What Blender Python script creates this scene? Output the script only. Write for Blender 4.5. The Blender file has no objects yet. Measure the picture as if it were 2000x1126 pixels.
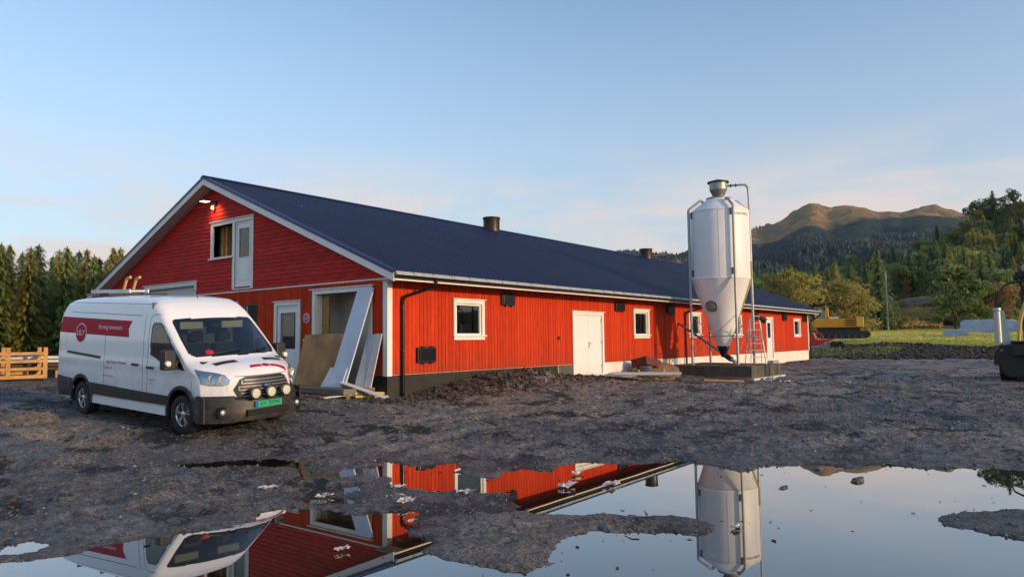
import bpy, bmesh, math, random
import numpy as np
from mathutils import Vector, Matrix, Euler
from mathutils.bvhtree import BVHTree
random.seed(7); np.random.seed(7)
PI = math.pi; R = math.radians
SC = bpy.context.scene
COL = SC.collection
# ------------------------------------------------------------------ camera
FPX, PITCH, ROLL, YAW = 1408.68, 0.0722, -0.01129, 0.65516
CAM = Vector((-12.648, -13.734, 1.75))
fw = Vector((math.cos(YAW)*math.cos(PITCH), math.sin(YAW)*math.cos(PITCH), math.sin(PITCH)))
r0 = Vector((math.sin(YAW), -math.cos(YAW), 0)); u0 = r0.cross(fw)
rt = r0*math.cos(ROLL) + u0*math.sin(ROLL); up = u0*math.cos(ROLL) - r0*math.sin(ROLL)
cd = bpy.data.cameras.new('camera'); cam = bpy.data.objects.new('camera', cd); COL.objects.link(cam)
cam.matrix_world = Matrix(((rt.x, up.x, -fw.x, CAM.x), (rt.y, up.y, -fw.y, CAM.y), (rt.z, up.z, -fw.z, CAM.z), (0, 0, 0, 1)))
cd.sensor_width = 36; cd.lens = 36*FPX/2000; cd.clip_start = .1; cd.clip_end = 9000
SC.camera = cam
# ------------------------------------------------------------------ sky, sun, exposure
SUN_AZ, SUN_EL = R(-86), R(11.5)          # direction towards the sun
sun_dir = Vector((math.cos(SUN_AZ)*math.cos(SUN_EL), math.sin(SUN_AZ)*math.cos(SUN_EL), math.sin(SUN_EL)))
W = bpy.data.worlds.new('World'); SC.world = W; W.use_nodes = True
nt = W.node_tree; nt.nodes.clear(); N = nt.nodes.new; Lk = nt.links.new
out = N('ShaderNodeOutputWorld'); bg = N('ShaderNodeBackground'); sky = N('ShaderNodeTexSky')
sky.sky_type = 'NISHITA'; sky.sun_disc = False; sky.sun_elevation = SUN_EL; sky.sun_rotation = PI/2 - SUN_AZ
sky.altitude = 50; sky.air_density = 1.0; sky.dust_density = .8; sky.ozone_density = 2.2
bg.inputs[1].default_value = .15
tc = N('ShaderNodeTexCoord'); sep = N('ShaderNodeSeparateXYZ'); Lk(tc.outputs['Generated'], sep.inputs[0])
# thin cloud veil low over the horizon
mp = N('ShaderNodeMapping'); mp.inputs['Scale'].default_value = (1.6, 1.6, 9.0); Lk(tc.outputs['Generated'], mp.inputs[0])
nz = N('ShaderNodeTexNoise'); nz.inputs['Scale'].default_value = 2.2; nz.inputs['Detail'].default_value = 7; nz.inputs['Roughness'].default_value = .55
Lk(mp.outputs[0], nz.inputs['Vector'])
cr = N('ShaderNodeMapRange'); cr.inputs[1].default_value = .41; cr.inputs[2].default_value = .62; Lk(nz.outputs[0], cr.inputs[0])
band = N('ShaderNodeMapRange'); band.interpolation_type = 'SMOOTHSTEP'
band.inputs[1].default_value = .28; band.inputs[2].default_value = .13; band.inputs[3].default_value = 0; band.inputs[4].default_value = 1
Lk(sep.outputs[2], band.inputs[0])
ml = N('ShaderNodeMath'); ml.operation = 'MULTIPLY'; Lk(cr.outputs[0], ml.inputs[0]); Lk(band.outputs[0], ml.inputs[1])
m2 = N('ShaderNodeMath'); m2.operation = 'MULTIPLY'; m2.inputs[1].default_value = .95; Lk(ml.outputs[0], m2.inputs[0])
mx = N('ShaderNodeMix'); mx.data_type = 'RGBA'; Lk(m2.outputs[0], mx.inputs[0])
hs = N('ShaderNodeHueSaturation'); hs.inputs['Saturation'].default_value = .95; Lk(sky.outputs[0], hs.inputs['Color'])

wb = N('ShaderNodeMapRange'); wb.interpolation_type = 'SMOOTHSTEP'; wb.inputs[1].default_value = .50; wb.inputs[2].default_value = .06; wb.inputs[3].default_value = 0; wb.inputs[4].default_value = .62; Lk(sep.outputs[2], wb.inputs[0])
wx = N('ShaderNodeMix'); wx.data_type = 'RGBA'; Lk(wb.outputs[0], wx.inputs[0]); Lk(hs.outputs[0], wx.inputs[6]); wx.inputs[7].default_value = (2.05, 2.25, 2.5, 1)
Lk(wx.outputs[2], mx.inputs[6]); mx.inputs[7].default_value = (3.25, 2.75, 2.5, 1)
Lk(mx.outputs[2], bg.inputs[0]); Lk(bg.outputs[0], out.inputs[0])
sd = bpy.data.lights.new('sun', 'SUN'); sd.energy = 2.0; sd.angle = R(.6); sd.color = (1, .68, .38)
sun = bpy.data.objects.new('sun', sd); COL.objects.link(sun)
sun.rotation_euler = sun_dir.to_track_quat('Z', 'Y').to_euler()
SC.view_settings.view_transform = 'Standard'; SC.view_settings.look = 'None'
SC.view_settings.gamma = 1; SC.view_settings.exposure = 0.88; SC.view_settings.use_curve_mapping = False
SC.render.engine = 'CYCLES'; SC.cycles.max_bounces = 6; SC.cycles.transparent_max_bounces = 12

# ------------------------------------------------------------------ materials
MATS = {}
def mat(name, col, rough=.6, metal=0, var=.0, vs=3.0, bump=0, bs=40, spec=.5, col2=None, stretch=None, rnd=0, coat=0, emit=None, det=4):
    if name in MATS: return MATS[name]
    m = bpy.data.materials.new(name); m.use_nodes = True; t = m.node_tree
    b = t.nodes['Principled BSDF']; b.inputs['Roughness'].default_value = rough; b.inputs['Metallic'].default_value = metal
    b.inputs['Specular IOR Level'].default_value = spec; b.inputs['Base Color'].default_value = (*col, 1)
    if coat: b.inputs['Coat Weight'].default_value = coat; b.inputs['Coat Roughness'].default_value = .05
    c = t.nodes.new('ShaderNodeNewGeometry'); src = c.outputs['Position']
    if stretch:
        q = t.nodes.new('ShaderNodeMapping'); q.inputs['Scale'].default_value = stretch; t.links.new(src, q.inputs[0]); src = q.outputs[0]
    last = None
    if var or col2:
        n = t.nodes.new('ShaderNodeTexNoise'); n.inputs['Scale'].default_value = vs; n.inputs['Detail'].default_value = det; n.inputs['Roughness'].default_value = .62
        t.links.new(src, n.inputs['Vector'])
        rr = t.nodes.new('ShaderNodeMapRange'); rr.inputs[1].default_value = .3; rr.inputs[2].default_value = .7; t.links.new(n.outputs[0], rr.inputs[0])
        x = t.nodes.new('ShaderNodeMix'); x.data_type = 'RGBA'; t.links.new(rr.outputs[0], x.inputs[0])
        c2 = col2 or tuple(min(1, v*(1+var)) for v in col); c1 = col if col2 else tuple(v*(1-var) for v in col)
        x.inputs[6].default_value = (*c1, 1); x.inputs[7].default_value = (*c2, 1); last = x.outputs[2]
    if rnd:
        oi = t.nodes.new('ShaderNodeObjectInfo'); h = t.nodes.new('ShaderNodeMapRange'); h.inputs[3].default_value = 1-rnd; h.inputs[4].default_value = 1+rnd
        t.links.new(oi.outputs['Random'], h.inputs[0]); y = t.nodes.new('ShaderNodeMix'); y.data_type = 'RGBA'; y.blend_type = 'MULTIPLY'; y.inputs[0].default_value = 1
        if last: t.links.new(last, y.inputs[6])
        else: y.inputs[6].default_value = (*col, 1)
        t.links.new(h.outputs[0], y.inputs[7]); last = y.outputs[2]
    if last: t.links.new(last, b.inputs['Base Color'])
    if bump:
        n2 = t.nodes.new('ShaderNodeTexNoise'); n2.inputs['Scale'].default_value = bs; n2.inputs['Detail'].default_value = 4; t.links.new(src, n2.inputs['Vector'])
        bp = t.nodes.new('ShaderNodeBump'); bp.inputs['Strength'].default_value = bump; bp.inputs['Distance'].default_value = .02
        t.links.new(n2.outputs[0], bp.inputs['Height']); t.links.new(bp.outputs[0], b.inputs['Normal'])
    if emit:
        b.inputs['Emission Color'].default_value = (*emit[:3], 1); b.inputs['Emission Strength'].default_value = emit[3]
    MATS[name] = m; return m
def glass(name, tint=(.8, .85, .85), a=.35):
    if name in MATS: return MATS[name]
    m = bpy.data.materials.new(name); m.use_nodes = True; t = m.node_tree; t.nodes.clear()
    o = t.nodes.new('ShaderNodeOutputMaterial'); g = t.nodes.new('ShaderNodeBsdfGlossy'); g.inputs['Roughness'].default_value = .02
    tr = t.nodes.new('ShaderNodeBsdfTransparent'); tr.inputs[0].default_value = (*tint, 1)
    f = t.nodes.new('ShaderNodeFresnel'); f.inputs[0].default_value = 1.5
    ad = t.nodes.new('ShaderNodeMath'); ad.operation = 'ADD'; ad.inputs[1].default_value = a*.2; t.links.new(f.outputs[0], ad.inputs[0]); ad.use_clamp = True
    mxs = t.nodes.new('ShaderNodeMixShader'); t.links.new(ad.outputs[0], mxs.inputs[0]); t.links.new(tr.outputs[0], mxs.inputs[1]); t.links.new(g.outputs[0], mxs.inputs[2])
    t.links.new(mxs.outputs[0], o.inputs[0]); MATS[name] = m; return m
RED = mat('red wall paint', (.52, .042, .010), .7, var=.20, vs=3.0, bump=.25, bs=30, rnd=.13, stretch=(6, 6, .8), spec=.12, det=6)
REDH = mat('red wall paint horizontal', (.50, .034, .026), .7, var=.30, vs=3.0, bump=.25, bs=30, rnd=.10, stretch=(3, .8, 6), spec=.12, det=6)
WHITE = mat('white paint', (.78, .77, .72), .45, var=.05, vs=2)
DOORW = mat('white door enamel', (.80, .80, .78), .35, var=.03, vs=1)
ROOF = mat('dark blue roof steel', (.020, .019, .062), .42, metal=.1, var=.30, vs=.35, spec=.45)
TRIMB = mat('dark blue flashing', (.02, .03, .10), .35, metal=.3)
BLACK = mat('black plastic', (.012, .012, .013), .45)
BLACKG = mat('glossy black steel', (.010, .010, .011), .25, metal=.2)
SOFFIT = mat('grey primed soffit board', (.42, .40, .38), .7, var=.1, vs=4, rnd=.08)
GUTTER = mat('pale galvanised strip', (.46, .45, .42), .5, metal=.35, var=.15, vs=5)
GLASS = glass('window glass')
CONC = mat('light concrete', (.40, .38, .34), .85, var=.16, vs=1.6, bump=.3, bs=25)
CONCD = mat('damp dark concrete', (.10, .095, .07), .75, var=.3, vs=2.2, bump=.35, bs=25)
GALV = mat('galvanised steel', (.34, .35, .35), .5, metal=.6, var=.12, vs=6)
WOOD = mat('fresh pine wood', (.42, .27, .12), .7, var=.25, vs=5, stretch=(1, 1, .3), bump=.2, bs=60, rnd=.15)
WOODO = mat('orange stained pine', (.50, .26, .085), .7, var=.25, vs=5, bump=.2, bs=60, rnd=.12)
PLY = mat('stained plywood', (.62, .32, .11), .75, col2=(.30, .15, .06), vs=1.7, bump=.15, bs=40, det=7)
BOARDW = mat('pale blue grey board', (.60, .66, .74), .5, var=.05, vs=2)
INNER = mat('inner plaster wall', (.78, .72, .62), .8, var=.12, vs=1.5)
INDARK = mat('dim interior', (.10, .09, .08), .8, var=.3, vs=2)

def soil(m, z0, z1, amount, space='Position', col=(.10, .075, .055), sc=6):
    """dried mud spray: thins out upwards from the ground, broken up by noise"""
    t = m.node_tree; L = t.links.new; b = t.nodes['Principled BSDF']
    src = t.nodes.new('ShaderNodeNewGeometry').outputs['Position'] if space == 'Position' else t.nodes.new('ShaderNodeTexCoord').outputs['Object']
    sp = t.nodes.new('ShaderNodeSeparateXYZ'); L(src, sp.inputs[0]); r_ = t.nodes.new('ShaderNodeMapRange'); r_.inputs[1].default_value = z1; r_.inputs[2].default_value = z0; L(sp.outputs[2], r_.inputs[0])
    n = t.nodes.new('ShaderNodeTexNoise'); n.inputs['Scale'].default_value = sc; n.inputs['Detail'].default_value = 9; n.inputs['Roughness'].default_value = .75; L(src, n.inputs['Vector'])
    q = t.nodes.new('ShaderNodeMapRange'); q.inputs[1].default_value = .38; q.inputs[2].default_value = .62; L(n.outputs[0], q.inputs[0])
    k = t.nodes.new('ShaderNodeMath'); k.operation = 'MULTIPLY'; L(r_.outputs[0], k.inputs[0]); L(q.outputs[0], k.inputs[1]); k2 = t.nodes.new('ShaderNodeMath'); k2.operation = 'MULTIPLY'; k2.inputs[1].default_value = amount; L(k.outputs[0], k2.inputs[0])
    x = t.nodes.new('ShaderNodeMix'); x.data_type = 'RGBA'; L(k2.outputs[0], x.inputs[0]); ln = [l for l in t.links if l.to_socket == b.inputs['Base Color']]
    if ln: L(ln[0].from_socket, x.inputs[6])
    else: x.inputs[6].default_value = b.inputs['Base Color'].default_value
    x.inputs[7].default_value = (*col, 1); L(x.outputs[2], b.inputs['Base Color'])
soil(RED, .85, 1.55, .55, col=(.16, .07, .045), sc=5); soil(CONC, .3, 1.0, .6, col=(.16, .13, .10)); soil(DOORW, .5, 1.0, .35, col=(.35, .30, .22))
# ------------------------------------------------------------------ mesh helpers
class MB:
    def __init__(s): s.v = []; s.f = []
    def add(s, v, f):
        n = len(s.v); s.v += [tuple(p) for p in v]; s.f += [tuple(i+n for i in q) for q in f]; return s
    def box(s, a, b, M=None):
        x0, y0, z0 = a; x1, y1, z1 = b
        v = [Vector(p) for p in ((x0,y0,z0),(x1,y0,z0),(x1,y1,z0),(x0,y1,z0),(x0,y0,z1),(x1,y0,z1),(x1,y1,z1),(x0,y1,z1))]
        if M is not None: v = [M @ p for p in v]
        return s.add(v, [(0,3,2,1),(4,5,6,7),(0,1,5,4),(1,2,6,5),(2,3,7,6),(3,0,4,7)])
    def bar(s, p, q, w, h, upv=(0,0,1)):
        p = Vector(p); q = Vector(q); d = (q-p); L = d.length; d.normalize(); u = Vector(upv)
        if abs(d.dot(u)) > .98: u = Vector((1,0,0))
        sd_ = d.cross(u).normalized(); u = sd_.cross(d)
        M = Matrix(((d.x, sd_.x, u.x, p.x), (d.y, sd_.y, u.y, p.y), (d.z, sd_.z, u.z, p.z), (0,0,0,1)))
        return s.box((0,-w/2,-h/2), (L,w/2,h/2), M)
    def tube(s, pts, r, n=10, cap=True):
        pts = [Vector(p) for p in pts]; rr = r if isinstance(r, (list, tuple)) else [r]*len(pts); rings = []
        ref = None
        for i, p in enumerate(pts):
            d = (pts[min(i+1, len(pts)-1)] - pts[max(i-1, 0)]).normalized()
            if ref is None: ref = Vector((0,0,1)) if abs(d.z) < .9 else Vector((1,0,0))
            a = (ref - d*ref.dot(d)).normalized(); ref = a; b = d.cross(a)
            rings.append([p + (a*math.cos(2*PI*k/n) + b*math.sin(2*PI*k/n))*rr[i] for k in range(n)])
        v = [q for g in rings for q in g]; f = []
        for i in range(len(pts)-1):
            for k in range(n): f.append((i*n+k, i*n+(k+1)%n, (i+1)*n+(k+1)%n, (i+1)*n+k))
        if cap: f.append(tuple(range(n))[::-1]); f.append(tuple(range((len(pts)-1)*n, len(pts)*n)))
        return s.add(v, f)
    def lathe(s, prof, c=(0,0,0), n=32, M=None, cap=True):
        v = []; f = []
        for (r, z) in prof:
            for k in range(n):
                p = Vector((r*math.cos(2*PI*k/n), r*math.sin(2*PI*k/n), z))
                v.append((M @ p if M is not None else p) + Vector(c))
        m = len(prof)
        for i in range(m-1):
            for k in range(n): f.append((i*n+k, i*n+(k+1)%n, (i+1)*n+(k+1)%n, (i+1)*n+k))
        if cap and prof[0][0] > 1e-4: f.append(tuple(range(n))[::-1])
        if cap and prof[-1][0] > 1e-4: f.append(tuple(range((m-1)*n, m*n)))
        return s.add(v, f)
    def prism(s, poly, axis, a, b):
        # poly of 2d points, extruded along axis between a and b
        def P(p, t):
            return {'x': (t, p[0], p[1]), 'y': (p[0], t, p[1]), 'z': (p[0], p[1], t)}[axis]
        n = len(poly); v = [P(p, a) for p in poly] + [P(p, b) for p in poly]
        f = [tuple(range(n))[::-1], tuple(range(n, 2*n))] + [(i, (i+1) % n, n+(i+1) % n, n+i) for i in range(n)]
        return s.add(v, f)
    def mesh(s, name, material, smooth=None):
        me = bpy.data.meshes.new(name); me.from_pydata(s.v, [], s.f)
        bm = bmesh.new(); bm.from_mesh(me); bmesh.ops.recalc_face_normals(bm, faces=bm.faces); bm.to_mesh(me); bm.free()
        if isinstance(material, (list, tuple)):
            for q in material: me.materials.append(q)
        else: me.materials.append(material)
        if smooth is not None:
            me.polygons.foreach_set('use_smooth', [True]*len(me.polygons))
            if smooth < 180: me.set_sharp_from_angle(angle=R(smooth))
        me.update(); return me
    def build(s, name, material, parent=None, smooth=None, loc=None):
        return ob(name, s.mesh(name, material, smooth), parent, loc)
def ob(name, me, parent=None, loc=None, rot=None):
    o = bpy.data.objects.new(name, me); COL.objects.link(o)
    if parent is not None: o.parent = parent
    if loc is not None: o.location = loc
    if rot is not None: o.rotation_euler = rot
    return o
def bevel(o, w=.01, seg=2):
    m = o.modifiers.new('bevel', 'BEVEL'); m.width = w; m.segments = seg; m.limit_method = 'ANGLE'; m.angle_limit = R(40)
    return o
def tag(o, label=None, cat=None, group=None, kind=None):
    if label: o['label'] = label
    if cat: o['category'] = cat
    if group: o['group'] = group
    if kind: o['kind'] = kind
    return o
def empty(name, loc=(0,0,0), rz=0, label=None, cat=None, group=None):
    o = bpy.data.objects.new(name, None); COL.objects.link(o); o.location = loc; o.rotation_euler = (0, 0, rz)
    return tag(o, label, cat, group)
def copy_tree(o, parent=None):
    c = o.copy(); COL.objects.link(c)
    if parent is not None: c.parent = parent
    for ch in list(o.children): copy_tree(ch, c)
    return c

# ------------------------------------------------------------------ noise and terrain height
_rs = np.random.RandomState(3); _P = _rs.rand(512, 512)
def vn(x, y):
    xi = np.floor(x).astype(int); yi = np.floor(y).astype(int); fx = x-xi; fy = y-yi
    fx = fx*fx*fx*(fx*(fx*6-15)+10); fy = fy*fy*fy*(fy*(fy*6-15)+10)
    a = _P[xi % 512, yi % 512]; b = _P[(xi+1) % 512, yi % 512]; c = _P[xi % 512, (yi+1) % 512]; d = _P[(xi+1) % 512, (yi+1) % 512]
    return (a*(1-fx)+b*fx)*(1-fy) + (c*(1-fx)+d*fx)*fy - .5
def fbm(x, y, s, o=4, g=.5):
    r = 0; a = 1; f = 1/s
    for i in range(o):
        r = r + a*vn((x*np.cos(i)+y*np.sin(i))*f+17.3*i, (-x*np.sin(i)+y*np.cos(i))*f+9.1*i); a *= g; f *= 2.03
    return r
PONDS=[ [(-7.2, -3.36), (-6.68, -3.5), (-6.14, -3.72), (-5.85, -4.32), (-5.42, -4.54), (-5.25, -5.06), (-5.05, -5.35), (-5.31, -5.96), (-5.44, -6.37), (-5.16, -6.48), (-4.82, -6.61), (-5.12, -6.98), (-5.39, -7.0), (-5.42, -7.42), (-5.34, -7.79), (-4.8, -7.67), (-4.61, -7.68), (-4.57, -8.01), (-4.1, -7.99), (-3.85, -8.07), (-3.54, -8.53), (-3.42, -8.79), (-2.86, -9.16), (-2.98, -9.67), (-3.16, -10.24), (-2.67, -10.34), (-2.4, -10.6), (-2.13, -10.93), (-2.04, -11.37), (-1.65, -11.73), (-1.81, -12.12), (-1.31, -12.59), (-1.18, -12.92), (-1.17, -13.19), (-1.28, -13.95), (-1.89, -14.38), (-3.39, -13.9), (-3.66, -13.5), (-3.68, -13.29), (-3.97, -12.99), (-4.26, -12.86), (-4.57, -12.73), (-4.77, -12.85), (-4.96, -13.16), (-5.1, -13.35), (-5.13, -13.69), (-5.1, -14.3), (-7.09, -14.52), (-9.36, -13.51), (-10.57, -12.11), (-11.09, -10.64), (-11.37, -8.08), (-10.74, -6.61), (-10.46, -6.82), (-10.25, -6.97), (-10.03, -7.15), (-9.7, -6.97), (-9.44, -7.02), (-9.08, -7.02), (-8.71, -7.32), (-8.3, -7.22), (-8.06, -7.02), (-7.81, -7.29), (-7.65, -7.81), (-7.39, -8.06), (-7.22, -8.3), (-7.51, -8.69), (-7.92, -8.88), (-7.94, -9.21), (-8.2, -9.45), (-8.21, -9.65), (-8.13, -9.96), (-8.09, -10.33), (-7.86, -10.43), (-7.53, -10.22), (-7.16, -10.14), (-6.84, -10.24), (-6.66, -10.56), (-6.34, -11.01), (-5.98, -11.09), (-5.87, -10.76), (-5.93, -10.47), (-6.31, -9.96), (-6.49, -9.62), (-6.64, -9.36), (-6.62, -9.13), (-6.43, -9.04), (-6.04, -8.52), (-6.16, -8.25), (-6.39, -7.76), (-6.46, -7.35), (-6.43, -7.01), (-6.14, -6.61), (-6.28, -6.27), (-6.54, -6.08), (-6.8, -5.88), (-6.86, -5.73), (-6.39, -5.03), (-6.7, -4.34), (-7.02, -4.08), (-7.21, -3.8)] ,
[(-7.06, -6.08), (-6.94, -6.48), (-6.64, -6.7), (-6.85, -6.99), (-7.19, -6.8), (-7.31, -6.37)] ,
[(-7.52, -6.57), (-7.24, -6.87), (-7.19, -7.33), (-7.4, -7.5), (-7.66, -7.05), (-7.7, -6.77)] ,
[(-7.6, 0.58), (-7.37, 0.8), (-7.18, 0.52), (-7.21, 0.1), (-7.48, -0.15), (-7.66, 0.14)] ,
[(-7.51, -1.0), (-7.3, -0.72), (-7.0, -1.08), (-7.18, -1.0), (-7.43, -1.12), (-7.55, -1.22)] ,
[(-9.09, -1.79), (-8.81, -1.86), (-8.79, -2.56), (-8.56, -2.77), (-8.46, -3.32), (-8.78, -3.21), (-9.0, -2.64), (-9.35, -2.67)] ,
[(-8.55, -3.24), (-8.3, -3.02), (-8.29, -3.3), (-8.48, -3.53)] ,
[(-9.75, -4.75), (-9.62, -4.77), (-9.66, -4.99), (-9.8, -4.98)] ,
[(-10.26, -6.18), (-10.03, -6.21), (-9.94, -6.54), (-10.19, -6.67), (-10.37, -6.54)] ,
[(-7.3, 2.6), (-6.94, 2.9), (-6.48, 2.63), (-6.8, 2.25), (-7.36, 2.15)] ,
[(-8.3, -2.25), (-7.89, -2.25), (-7.9, -2.62), (-8.26, -2.67)] ,
]
ISL = [(-5.86, -4.74), (-5.43, -5.04), (-5.3, -5.57), (-5.5, -5.9), (-5.94, -5.76), (-6.32, -5.69), (-6.33, -5.25)]


CTRL = [(-.1,-.1,.30),(1.95,-.2,.45),(3.8,-.2,.56),(4.87,-.2,.60),(7.7,-.2,.50),(8.65,-.2,.45),(10.8,-.2,.43),(13.6,-.2,.40),(20,0,.3),(31,-.2,.18),(37.4,0,.26),(42,0,.35),(45,-10,.45),
 (14.4,-4.2,.16),(17.8,-4.2,.16),(-6.1,-1.3,.17),(-4.1,-1.2,.26),(-6,2.5,.33),(-4,2.5,.42),(-1.0,.5,.36),(-1.5,5,.48),(-1,10,.55),(-2,16,.62),(-8,10,.50),(-12,6,.30),(-15,0,.15),(-8,16,.65),(-20,10,.4),(-15,25,.9),(0,26,.95),
 (-30,30,1.2),(0,45,1.3),(20,35,.9),(20,10,.5),(6,-3.5,.28),(0,-4,.17),(5,-8,.12),(10,-8,.2),(18,-11.6,.28),(25,-10,.3),(30,-20,.45),(12,-18,.15),(41.4,-3.2,.72),(48,-3,1.15),(56,-10,1.3),(60,-25,1.4),(100,5,2.6),(95,-30,2.6),(130,0,3.3),(125,-40,3.3),
 (45,6,.95),(55,15,1.5),(80,30,2.5),(-14,-20,.1),(-25,-25,.3),(0,-25,.15),(-30,-5,.3),(30,-40,.5),(60,-60,1.5),(-60,-40,.5),(-60,40,1.5),(0,-60,.5),(50,60,2),(0,90,2.5)]
_c = np.array(CTRL); _K = np.sqrt(((_c[:, None, :2]-_c[None, :, :2])**2).sum(-1))
_w = np.linalg.solve(_K + np.eye(len(_c))*.02, _c[:, 2]-.5)
def sdf(x, y, poly):
    p = np.array(poly); q = np.roll(p, -1, 0); d2 = np.full(x.shape, 1e9); ins = np.zeros(x.shape, bool)
    for (ax, ay), (bx, by) in zip(p, q):
        ex, ey = bx-ax, by-ay; L = ex*ex+ey*ey+1e-12
        t = np.clip(((x-ax)*ex+(y-ay)*ey)/L, 0, 1); d2 = np.minimum(d2, (x-ax-t*ex)**2+(y-ay-t*ey)**2)
        c = ((ay > y) != (by > y)) & (x < (bx-ax)*(y-ay)/(by-ay+1e-12)+ax); ins ^= c
    d = np.sqrt(d2); return np.where(ins, -d, d)
def ground(x, y, fine=True):
    x = np.asarray(x, float); y = np.asarray(y, float); sh = x.shape; x = x.ravel(); y = y.ravel()
    z = np.full(x.shape, .5)
    for i in range(len(_c)): z += _w[i]*np.sqrt((x-_c[i, 0])**2+(y-_c[i, 1])**2)
    r = np.hypot(x-CAM.x, y-CAM.y); far = r > 160
    z = np.where(far, np.minimum(z, 3.4), z)
    d = np.full(x.shape, 9.0); nr = r < 26
    if nr.any():
        xn, yn = x[nr], y[nr]; dn = sdf(xn, yn, PONDS[0]); isl = sdf(xn, yn, ISL); dn = np.maximum(dn, -isl)
        nzz = fbm(xn, yn, .9, 5, .55)*.19 + fbm(xn, yn, .25, 4, .65)*.10 + .01; sm = np.full(xn.shape, 9.)
        for p in PONDS[1:]: sm = np.minimum(sm, sdf(xn, yn, p))
        # small pools sit in shallow pits of their own: rescale so they bite only half a metre around
        d[nr] = np.minimum(np.minimum(dn+nzz, np.where(sm < 0, sm, sm*6)+nzz*.4), 9)
    if fine:
        a = np.clip((r-2)/20, .3, 1)
        rough = fbm(x, y, 2.6, 4)*.085*a + fbm(x+50, y, .45, 4, .62)*.052 + np.abs(fbm(x, y+80, .16, 2))*.03*np.clip(r/9, .7, 1.5)
        ruts = np.abs(fbm(x*.35+y*.9, (y-x)*.12+30, 1.1, 3))*.05*a
        rough = rough - ruts
        for pts in (((-9.6, -5.2), (-4.5, -4.3), (3, -4.6), (12, -7.6), (26, -10.5)), ((-8.6, -9.9), (-5.6, -8.2), (0, -6.9), (9, -5.6), (22, -6.6), (40, -9)), ((-12, 1.5), (-9.2, -2.5), (-7.9, -6.5), (-7.0, -9.5)), ((4, -13), (9, -9.5), (20, -8), (44, -12))):
            for (ax, ay), (bx, by) in zip(pts, pts[1:]):
                ex, ey = bx-ax, by-ay; Ls = math.hypot(ex, ey); tt = ((x-ax)*ex+(y-ay)*ey)/Ls; off = (-(x-ax)*ey+(y-ay)*ex)/Ls; on = (tt > -.2) & (tt < Ls+.2)
                for o2 in (-.82, .82):
                    q = (off-o2+.15*np.sin(x*.5+y*.3))/.17; rough = rough + on*(-.045*np.exp(-q*q)+.028*np.exp(-(np.abs(q)-1.9)**2*1.5)+.012*np.exp(-q*q)*np.sin(tt*42))*np.clip((r-3)/6, .2, 1)*(.35+.65*np.clip(fbm(x, y+5, 2.2, 2)*3+.5, 0, 1))
    else: rough = 0
    # dug-up mound along the foundation
    md = np.exp(-((x-4.6)/2.6)**2-((y+.55)/.75)**2)*.10 + np.exp(-((x-33)/5)**2-((y+1.6)/1.6)**2)*.12
    if fine: md = md*(1+1.6*fbm(x, y+9, .5, 4, .6)); rough = rough + np.exp(-((x-4.6)/4)**2-((y+.9)/1.1)**2)*np.abs(fbm(x+3, y, .28, 3, .6))*.28
    land = (z + md)*np.clip(d/2.6, 0, 1)**.8*(d < 9) + (z+md)*(d >= 9)
    out_ = land + rough*np.clip(d/.5, .15, 1) + .012*np.clip(d/.08, 0, 1)
    ins = -.02 - np.clip(-d, 0, 1.2)*.14 + rough*.3
    return np.where(d < 0, np.minimum(ins, -.012), np.maximum(out_, .004)).reshape(sh)
def gz(x, y): return float(ground(np.array([x]), np.array([y]), False)[0])
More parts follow.
